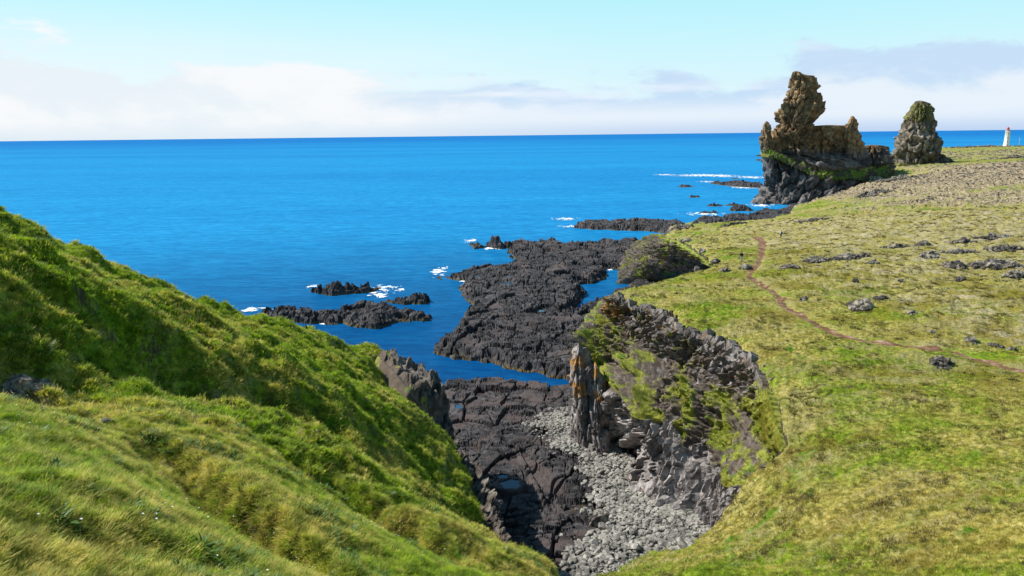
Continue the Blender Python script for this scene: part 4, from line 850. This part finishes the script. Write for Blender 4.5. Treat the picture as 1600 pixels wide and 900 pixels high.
for k_ in range(4):
    a = rad(45 + 90 * k_ + 12); me = [(0, -.3, 0), (4.2, -.3, 0), (4.2, .3, 0), (0, .3, 0), (0, -.3, 18.5), (2.7, -.3, 18.5), (2.7, .3, 18.5), (0, .3, 18.5), ]
    mid = [(3.3, -.3, 4), (3.3, .3, 4)]
    v = np.array(me + mid) @ np.array(Matrix.Rotation(a, 3, 'Z')).T
    f = [(0, 1, 8, 4), (8, 5, 4, 4), (3, 7, 9, 2), (9, 7, 6, 6), (1, 2, 9, 8), (8, 9, 6, 5), (4, 5, 6, 7)]
    me_ = bpy.data.meshes.new('buttress'); me_.from_pydata([tuple(q) for q in v], [], [tuple(dict.fromkeys(q)) for q in f]); me_.materials.append(M_white); obj('buttress', me_, LH)
lathe('lantern', [(1.5, 19.5), (1.5, 22.2), (0, 22.2)], 12, M_glass, LH); 
lathe('gallery_rail', [(2.8, 19.5), (2.8, 20.5), (2.7, 20.5), (2.7, 19.5)], 20, M_red, LH)
lathe('dome', [(1.75, 22.2), (1.6, 23), (.9, 23.9), (0.15, 24.3), (.1, 25.2), (0, 25.2)], 16, M_red, LH)
box('door', (-.6, -2.95, 1.3), (1.1, .3, 2.2), M_red, LH); box('plinth', (0, 0, .15), (12, 12, .8), M_con, LH)
for h_ in (6, 11, 16): box('window', (-.5, -2.55 + h_ * .012, h_), (.7, .5, 1.1), M_glass, LH)
mp = P(1592, 228.5, Y=955); MA = bpy.data.objects.new('mast', None); link(MA); MA.location = (mp[0], mp[1], gz(mp[0], mp[1])); MA['label'] = 'thin grey mast standing right of the lighthouse'; MA['category'] = 'mast'
lathe('pole', [(.22, 0), (.16, 11), (0, 11)], 8, M_con, MA); box('mast_head', (0, 0, 11), (.9, .4, .6), M_red, MA)

# ------------------------------------------------------------------ people
def skin(name, verts, edges, radii, mat, parent, sub=2):
    me = bpy.data.meshes.new(name); me.from_pydata(verts, edges, []); me.materials.append(mat); o = obj(name, me, parent)
    o.modifiers.new('skin', 'SKIN'); l = me.skin_vertices[0].data
    for i, r in enumerate(radii): l[i].radius = (r, r) if not isinstance(r, tuple) else r
    l[0].use_root = True; s_ = o.modifiers.new('sub', 'SUBSURF'); s_.levels = s_.render_levels = sub; return o
def person(px, py, zz, heading, label, jacket, trousers, hair, pack=None, stride=.18):
    c = P(px, py, z=zz); g0 = gz(c[0], c[1]); r = bpy.data.objects.new('person', None); link(r); r.location = (c[0], c[1], g0 - .02); r.rotation_euler = (0, 0, heading); r['label'] = label; r['category'] = 'person'
    M_skin = plain('skin', (0.55, 0.33, 0.24), .6)
    st = stride
    J = [(0, 0, .96), (0, 0, 1.12), (0, .01, 1.32), (0, .01, 1.45), (0, .02, 1.56), (0, .03, 1.68),
         (.10, 0, .92), (.11, st * .6, .50), (.11, st * .9, .09), (.11, st + .16, .04), (-.10, 0, .92), (-.11, -st * .3, .50), (-.11, -st, .10), (-.11, -st + .15, .04),
         (.19, 0, 1.42), (.25, -.04, 1.16), (.25, .10, .95), (.25, .14, .86), (-.19, 0, 1.42), (-.25, .0, 1.16), (-.25, .08, .93), (-.25, .12, .84)]
    E = [(0, 1), (1, 2), (2, 3), (3, 4), (4, 5), (0, 6), (6, 7), (7, 8), (8, 9), (0, 10), (10, 11), (11, 12), (12, 13), (2, 14), (14, 15), (15, 16), (16, 17), (2, 18), (18, 19), (19, 20), (20, 21)]
    RR = [(.14, .10), (.13, .10), (.16, .11), .07, .06, (.085, .10), .085, .06, .045, .04, .085, .06, .045, .04, .06, .045, .036, .035, .06, .045, .036, .035]
    skin('body', J, E, RR, M_skin, r)
    skin('jacket', J[0:4] + J[14:17] + J[18:21], [(0, 1), (1, 2), (2, 3), (2, 4), (4, 5), (5, 6), (2, 7), (7, 8), (8, 9)], [(.19, .15), (.18, .15), (.21, .16), .09, .085, .07, .06, .085, .07, .06], jacket, r)
    skin('trousers', [J[0]] + J[6:9] + J[10:13], [(0, 1), (1, 2), (2, 3), (0, 4), (4, 5), (5, 6)], [(.17, .14), .11, .085, .07, .11, .085, .07], trousers, r)
    for sx, q in ((.11, J[8]), (-.11, J[12])): box('shoe', (sx, q[1] + .07, .05), (.11, .29, .1), plain('boot', (.03, .025, .02), .6), r, .85)
    for sx, q in ((1, J[17]), (-1, J[21])):
        for k_ in range(5): box('finger', (q[0] + (k_ - 2) * .014 * sx, q[1] + .02 + (k_ == 0) * .015, q[2] - .05 + .01 * abs(k_ - 2)), (.012, .014, .075 - (k_ == 0) * .02), M_skin, r, .8)
    lathe('hair', [(.06, 1.60), (.10, 1.64), (.112, 1.72), (.09, 1.79), (.04, 1.82), (0, 1.825)], 12, hair, r).location = (0, .005, 0)
    box('nose', (0, .135, 1.665), (.025, .03, .04), M_skin, r, .5)
    for sx in (-.035, .035): box('eye', (sx, .122, 1.69), (.022, .01, .012), plain('eye', (.02, .02, .02), .3), r)
    if pack: box('backpack', (0, -.24, 1.24), (.30, .20, .44), pack, r, .85)
    return r
person(1158, 411, 19.9, rad(170), 'hiker in a black jacket and light grey trousers standing left of the red path', plain('black_jacket', (.015, .015, .018), .8), plain('grey_trousers', (.36, .34, .33), .9), plain('dark_hair', (.03, .02, .015), .8), None, .06)
person(1220, 372, 18.2, rad(10), 'farther hiker in a white-blue top with a dark backpack, walking away from the camera', plain('white_top', (.75, .80, .88), .8), plain('dark_trousers', (.02, .022, .03), .9), plain('brown_hair', (.06, .035, .02), .8), plain('dark_pack', (.02, .03, .06), .8), .2)

# ------------------------------------------------------------------ grass: many blades, one object per slope
m, nt, pos, geo = newmat('grass_blades'); M_blade = m
rnd = nd(nt, 'ShaderNodeObjectInfo').outputs['Random']
dd_ = nd(nt, 'ShaderNodeVectorMath', {0: vscale(nt, pos, (1, 1, 0))}, operation='LENGTH').outputs['Value']
gcol = grass_colour(nt, pos, 0.0, mathn(nt, 'MULTIPLY_ADD', rnd, 0.32, mathn(nt, 'MULTIPLY_ADD', mathn(nt, 'MAXIMUM', mathn(nt, 'MULTIPLY', sstep(nt, dd_, 38, 20), 0.35), sstep(nt, nd(nt, 'ShaderNodeSeparateXYZ', {0: pos}).outputs[0], 3, 16)), 0.16, -0.10)))
gcol = mixc(nt, 1.0, gcol, (1.4, 1.4, 1.2), 'MULTIPLY')
bs = nd(nt, 'ShaderNodeBsdfPrincipled', {'Base Color': gcol, 'Roughness': 0.65, 'Specular IOR Level': 0.2})
tr = nd(nt, 'ShaderNodeBsdfTranslucent', {0: mixc(nt, 1.0, gcol, (1.2, 1.3, 0.7), 'MULTIPLY')})
nd(nt, 'ShaderNodeOutputMaterial', {0: nd(nt, 'ShaderNodeMixShader', {0: 0.42, 1: bs.outputs[0], 2: tr.outputs[0]}).outputs[0]})
def tuft(seed, n, h, spread, wd, droop):
    r = random.Random(seed); V, F = [], []
    for i in range(n):
        a = r.uniform(0, 6.28); q = spread * r.random() ** .6; bx, by = math.cos(a) * q, math.sin(a) * q
        la = a + r.uniform(-.9, .9); hh = h * r.uniform(.55, 1.1); ln = droop * r.uniform(.3, 1.2); w0 = wd * r.uniform(.7, 1.3); wa = la + 1.57
        o_ = len(V)
        for t, ww in ((0, 1), (.4, .85), (.75, .55)):
            k = ln * t * t * hh; z_ = hh * (t - .25 * ln * t * t); X, Y_ = bx + math.cos(la) * k, by + math.sin(la) * k
            V += [(X - math.cos(wa) * w0 * ww / 2, Y_ - math.sin(wa) * w0 * ww / 2, z_ - .03), (X + math.cos(wa) * w0 * ww / 2, Y_ + math.sin(wa) * w0 * ww / 2, z_ - .03)]
        V.append((bx + math.cos(la) * ln * hh, by + math.sin(la) * ln * hh, hh * (1 - .25 * ln) - .03))
        F += [(o_, o_ + 1, o_ + 3, o_ + 2), (o_ + 2, o_ + 3, o_ + 5, o_ + 4), (o_ + 4, o_ + 5, o_ + 6)]
    me = bpy.data.meshes.new('grass_tuft'); me.from_pydata(V, [], F); me.materials.append(M_blade); return me
tcol = bpy.data.collections.new('tufts')
for i in range(5):
    tcol.objects.link(bpy.data.objects.new('tuft', tuft(i, 40, .17, .17, .011, .9)))
tcol2 = bpy.data.collections.new('tufts_far')
for i in range(4): tcol2.objects.link(bpy.data.objects.new('tuft', tuft(20 + i, 24, .19, .23, .026, .9)))
def scatter(name, pts, nrm, scl, coll, seed):
    me = bpy.data.meshes.new(name); me.vertices.add(len(pts)); me.vertices.foreach_set('co', pts.astype(np.float32).ravel())
    a = me.attributes.new('nrm', 'FLOAT_VECTOR', 'POINT'); a.data.foreach_set('vector', nrm.astype(np.float32).ravel())
    a = me.attributes.new('scl', 'FLOAT', 'POINT'); a.data.foreach_set('value', scl.astype(np.float32))
    rg = np.random.default_rng(seed); a = me.attributes.new('spin', 'FLOAT', 'POINT'); a.data.foreach_set('value', (rg.random(len(pts)) * 6.283).astype(np.float32))
    o = obj(name, me, kind='stuff'); g = bpy.data.node_groups.new(name, 'GeometryNodeTree')
    g.interface.new_socket('Geometry', in_out='INPUT', socket_type='NodeSocketGeometry'); g.interface.new_socket('Geometry', in_out='OUTPUT', socket_type='NodeSocketGeometry')
    gi = g.nodes.new('NodeGroupInput'); go = g.nodes.new('NodeGroupOutput'); m2p = g.nodes.new('GeometryNodeMeshToPoints'); ip = g.nodes.new('GeometryNodeInstanceOnPoints')
    ci = g.nodes.new('GeometryNodeCollectionInfo'); ci.inputs[0].default_value = coll; ci.inputs['Separate Children'].default_value = True; ci.inputs['Reset Children'].default_value = True
    def na(n, t): q = g.nodes.new('GeometryNodeInputNamedAttribute'); q.data_type = t; q.inputs[0].default_value = n; return q.outputs['Attribute']
    al = g.nodes.new('FunctionNodeAlignRotationToVector'); al.axis = 'Z'; g.links.new(na('nrm', 'FLOAT_VECTOR'), al.inputs['Vector'])
    rt = g.nodes.new('FunctionNodeRotateRotation'); rt.rotation_space = 'LOCAL'; cx_ = g.nodes.new('ShaderNodeCombineXYZ'); g.links.new(na('spin', 'FLOAT'), cx_.inputs[2])
    e2r = g.nodes.new('FunctionNodeEulerToRotation'); g.links.new(cx_.outputs[0], e2r.inputs[0]); g.links.new(al.outputs[0], rt.inputs[0]); g.links.new(e2r.outputs[0], rt.inputs[1])
    L_ = g.links.new; L_(gi.outputs[0], m2p.inputs[0]); L_(m2p.outputs[0], ip.inputs['Points']); L_(ci.outputs[0], ip.inputs['Instance']); ip.inputs['Pick Instance'].default_value = True
    L_(rt.outputs[0], ip.inputs['Rotation']); L_(na('scl', 'FLOAT'), ip.inputs['Scale']); L_(ip.outputs[0], go.inputs[0])
    md = o.modifiers.new('scatter', 'NODES'); md.node_group = g; return o
def grid_points(G, n, weight, seed):
    x, y, z, at = G; rg = np.random.default_rng(seed)
    ax = x[1:, :-1] - x[:-1, :-1]; ay = y[1:, :-1] - y[:-1, :-1]; bx = x[:-1, 1:] - x[:-1, :-1]; by = y[:-1, 1:] - y[:-1, :-1]
    az_ = z[1:, :-1] - z[:-1, :-1]; bz = z[:-1, 1:] - z[:-1, :-1]
    nv = np.stack([ay * bz - az_ * by, az_ * bx - ax * bz, ax * by - ay * bx], -1); nv = -nv * np.sign(ax * by - ay * bx)[..., None] * -1
    area = np.linalg.norm(nv, axis=-1); nv = nv / (area[..., None] + 1e-9); nv *= np.sign(nv[..., 2:3] + 1e-9)
    c = lambda q: q[:-1, :-1]
    w = (area * weight(c(x), c(y), c(z), {k: c(v_) for k, v_ in at.items()}, nv)).ravel(); w = np.clip(w, 0, None)
    idx = rg.choice(len(w), n, p=w / w.sum()); u, v_ = rg.random(n), rg.random(n)
    i, j = np.unravel_index(idx, area.shape)
    p = np.stack([x[i, j] + ax[i, j] * u + bx[i, j] * v_, y[i, j] + ay[i, j] * u + by[i, j] * v_, z[i, j] + az_[i, j] * u + bz[i, j] * v_], -1)
    n_ = nv[i, j] + np.array([0, 0, 1.6]); return p, n_ / np.linalg.norm(n_, axis=1)[:, None], rg
def infr(x, y):
    a = np.degrees(np.arctan2(x, y)); return ((a > -42) & (a < 42)).astype(float)
wn = lambda x, y, z, at, nv: infr(x, y) * (np.hypot(x, y) < 34) * (nv[..., 2] > .22) * (at['sd'] > 0) / np.maximum(np.hypot(x, y), 9) ** 1.1 * (at['soil_shade'] < .4)
p, n_, rg = grid_points(HG, 52000, wn, 11); scatter('grass', p, n_, 0.6 + .75 * rg.random(len(p)) ** 1.5, tcol, 1)
wf = lambda x, y, z, at, nv: infr(x, y) * (np.hypot(x, y) >= 31) * (nv[..., 2] > .5) * (at['sd'] > 0) / np.hypot(x, y) ** 1.0
p, n_, rg = grid_points(HG, 60000, wf, 12); scatter('grass', p, n_, 0.7 + .9 * rg.random(len(p)) ** 1.5, tcol2, 2)
wr_ = lambda x, y, z, at, nv: infr(x, y) * (np.hypot(x, y) > 18) * (np.hypot(x, y) < 150) * (nv[..., 2] > .6) * (at['sd'] > .2) * (at['pd'] > 1.2) * (1 - .35 * at['trk']) * (1 - sm(at['rocky'], .25, .5)) * (1 - .55 * at['moss']) / np.hypot(x, y) ** 1.5
p, n_, rg = grid_points(MG, 75000, wr_, 13); scatter('grass', p, n_, 0.35 + .75 * rg.random(len(p)) ** 2, tcol2, 3)
cv = np.empty(len(CO.data.vertices)); CO.data.attributes['veg'].data.foreach_get('value', cv); cn = np.empty(len(cv) * 3); CO.data.vertices.foreach_get('normal', cn); cn = cn.reshape(-1, 3)
cw = np.clip(cv - .47, 0, 1) * (0.2 + (fbm(CP.reshape(-1, 3)[:, 0] / 1.6 + 5, CP.reshape(-1, 3)[:, 2] / 1.6 + CP.reshape(-1, 3)[:, 1] / 1.6, 911, 3) > 0.0)); rg = np.random.default_rng(21)
ii = rg.choice(len(cw), 17000, p=cw / cw.sum()); nn = cn[ii] + np.array([-.3, 0, 1.3]); scatter('grass', CP.reshape(-1, 3)[ii] + (rg.random((17000, 3)) - .5) * .12, nn / np.linalg.norm(nn, axis=1)[:, None], .22 + .42 * rg.random(17000) ** 2, tcol2, 6)
m, nt, pos, geo = newmat('shade_clump'); M_shade_clump = m  # dark dwarf tufts, added for the small shadow spots among the hummocks
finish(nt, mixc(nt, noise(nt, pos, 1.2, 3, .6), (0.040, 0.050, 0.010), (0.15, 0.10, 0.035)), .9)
mb = M_blade; M_blade = M_shade_clump; hcol = bpy.data.collections.new('shade_tufts')
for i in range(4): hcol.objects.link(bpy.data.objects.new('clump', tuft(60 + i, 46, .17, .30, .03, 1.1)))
m, nt, pos, geo = newmat('dark_leaves'); M_blade = m
finish(nt, mixc(nt, noise(nt, pos, 2.2, 3, .6), (0.022, 0.060, 0.004), (0.09, 0.17, 0.008)), .6)
lcol = bpy.data.collections.new('leafy')
for i in range(4): lcol.objects.link(bpy.data.objects.new('leaves', tuft(80 + i, 30, .20, .22, .05, 1.3)))
M_blade = mb
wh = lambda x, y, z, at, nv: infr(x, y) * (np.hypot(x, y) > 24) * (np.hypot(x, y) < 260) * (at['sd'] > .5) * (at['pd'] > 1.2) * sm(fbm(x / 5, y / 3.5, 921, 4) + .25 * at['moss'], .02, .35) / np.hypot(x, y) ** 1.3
p, n_, rg = grid_points(MG, 9500, wh, 31); scatter('shade_clumps', p, n_, (.35 + .8 * rg.random(len(p)) ** 2) * (1 + np.hypot(p[:, 0], p[:, 1]) / 200), hcol, 8)  # strewn over the turf as dark spots of hummock shade
wl_ = lambda x, y, z, at, nv: infr(x, y) * (at['sd'] > .3) * (nv[..., 2] > .4) * sm(fbm(x / 2.2, y / 1.8, 931, 4), .12, .4) / np.maximum(np.hypot(x, y), 9) ** 1.2
p, n_, rg = grid_points(HG, 5500, wl_, 32); scatter('leafy_patches', p, n_, .35 + .8 * rg.random(len(p)) ** 2, lcol, 9)
# stones strewn over the heath: nobody could count them
scol = bpy.data.collections.new('heath_stones')
for i in range(5): scol.objects.link(bpy.data.objects.new('stone', stone_mesh('stone', 820 + i, M_outcrop, .7, 1, 12)))
ws = lambda x, y, z, at, nv: infr(x, y) * (np.hypot(x, y) > 60) * (at['sd'] > .5) * (at['pd'] > 1.5) * (sm(at['rocky'] + 0.5 * fbm(x / 14, y / 14, 905, 3), .35, .75) / np.hypot(x, y) ** .6 + .0008 * sm(fbm(x / 10, y / 7, 907, 3), .2, .5))
p, n_, rg = grid_points(MG, 12000, ws, 15); dd = np.hypot(p[:, 0], p[:, 1]); scatter('heath_stones', p, n_, (.10 + .30 * rg.random(len(p)) ** 3) * (0.8 + dd / 260), scol, 5)
# small white flowers in the near grass
M_pet = plain('white_petals', (.85, .84, .78), .7); fl = bpy.data.meshes.new('flower'); t = [i * math.pi / 3 for i in range(6)]
fl.from_pydata([(0, 0, .30)] + [(math.cos(a) * .016, math.sin(a) * .016, .31) for a in t] + [(-.002, 0, 0), (.002, 0, 0)], [], [(0, 1 + i, 1 + (i + 1) % 6) for i in range(6)] + [(7, 8, 0)]); fl.materials.append(M_pet)
fcol = bpy.data.collections.new('flowers'); fcol.objects.link(bpy.data.objects.new('flower', fl))
p, n_, rg = grid_points(HG, 170, lambda x, y, z, at, nv: wn(x, y, z, at, nv) * (fbm(x / 2, y / 2, 901, 2) > .1), 14); scatter('wild_flowers', p, n_, .8 + .6 * rg.random(len(p)), fcol, 4)
print('tris', sum(len(m_.polygons) * 2 for m_ in bpy.data.meshes))
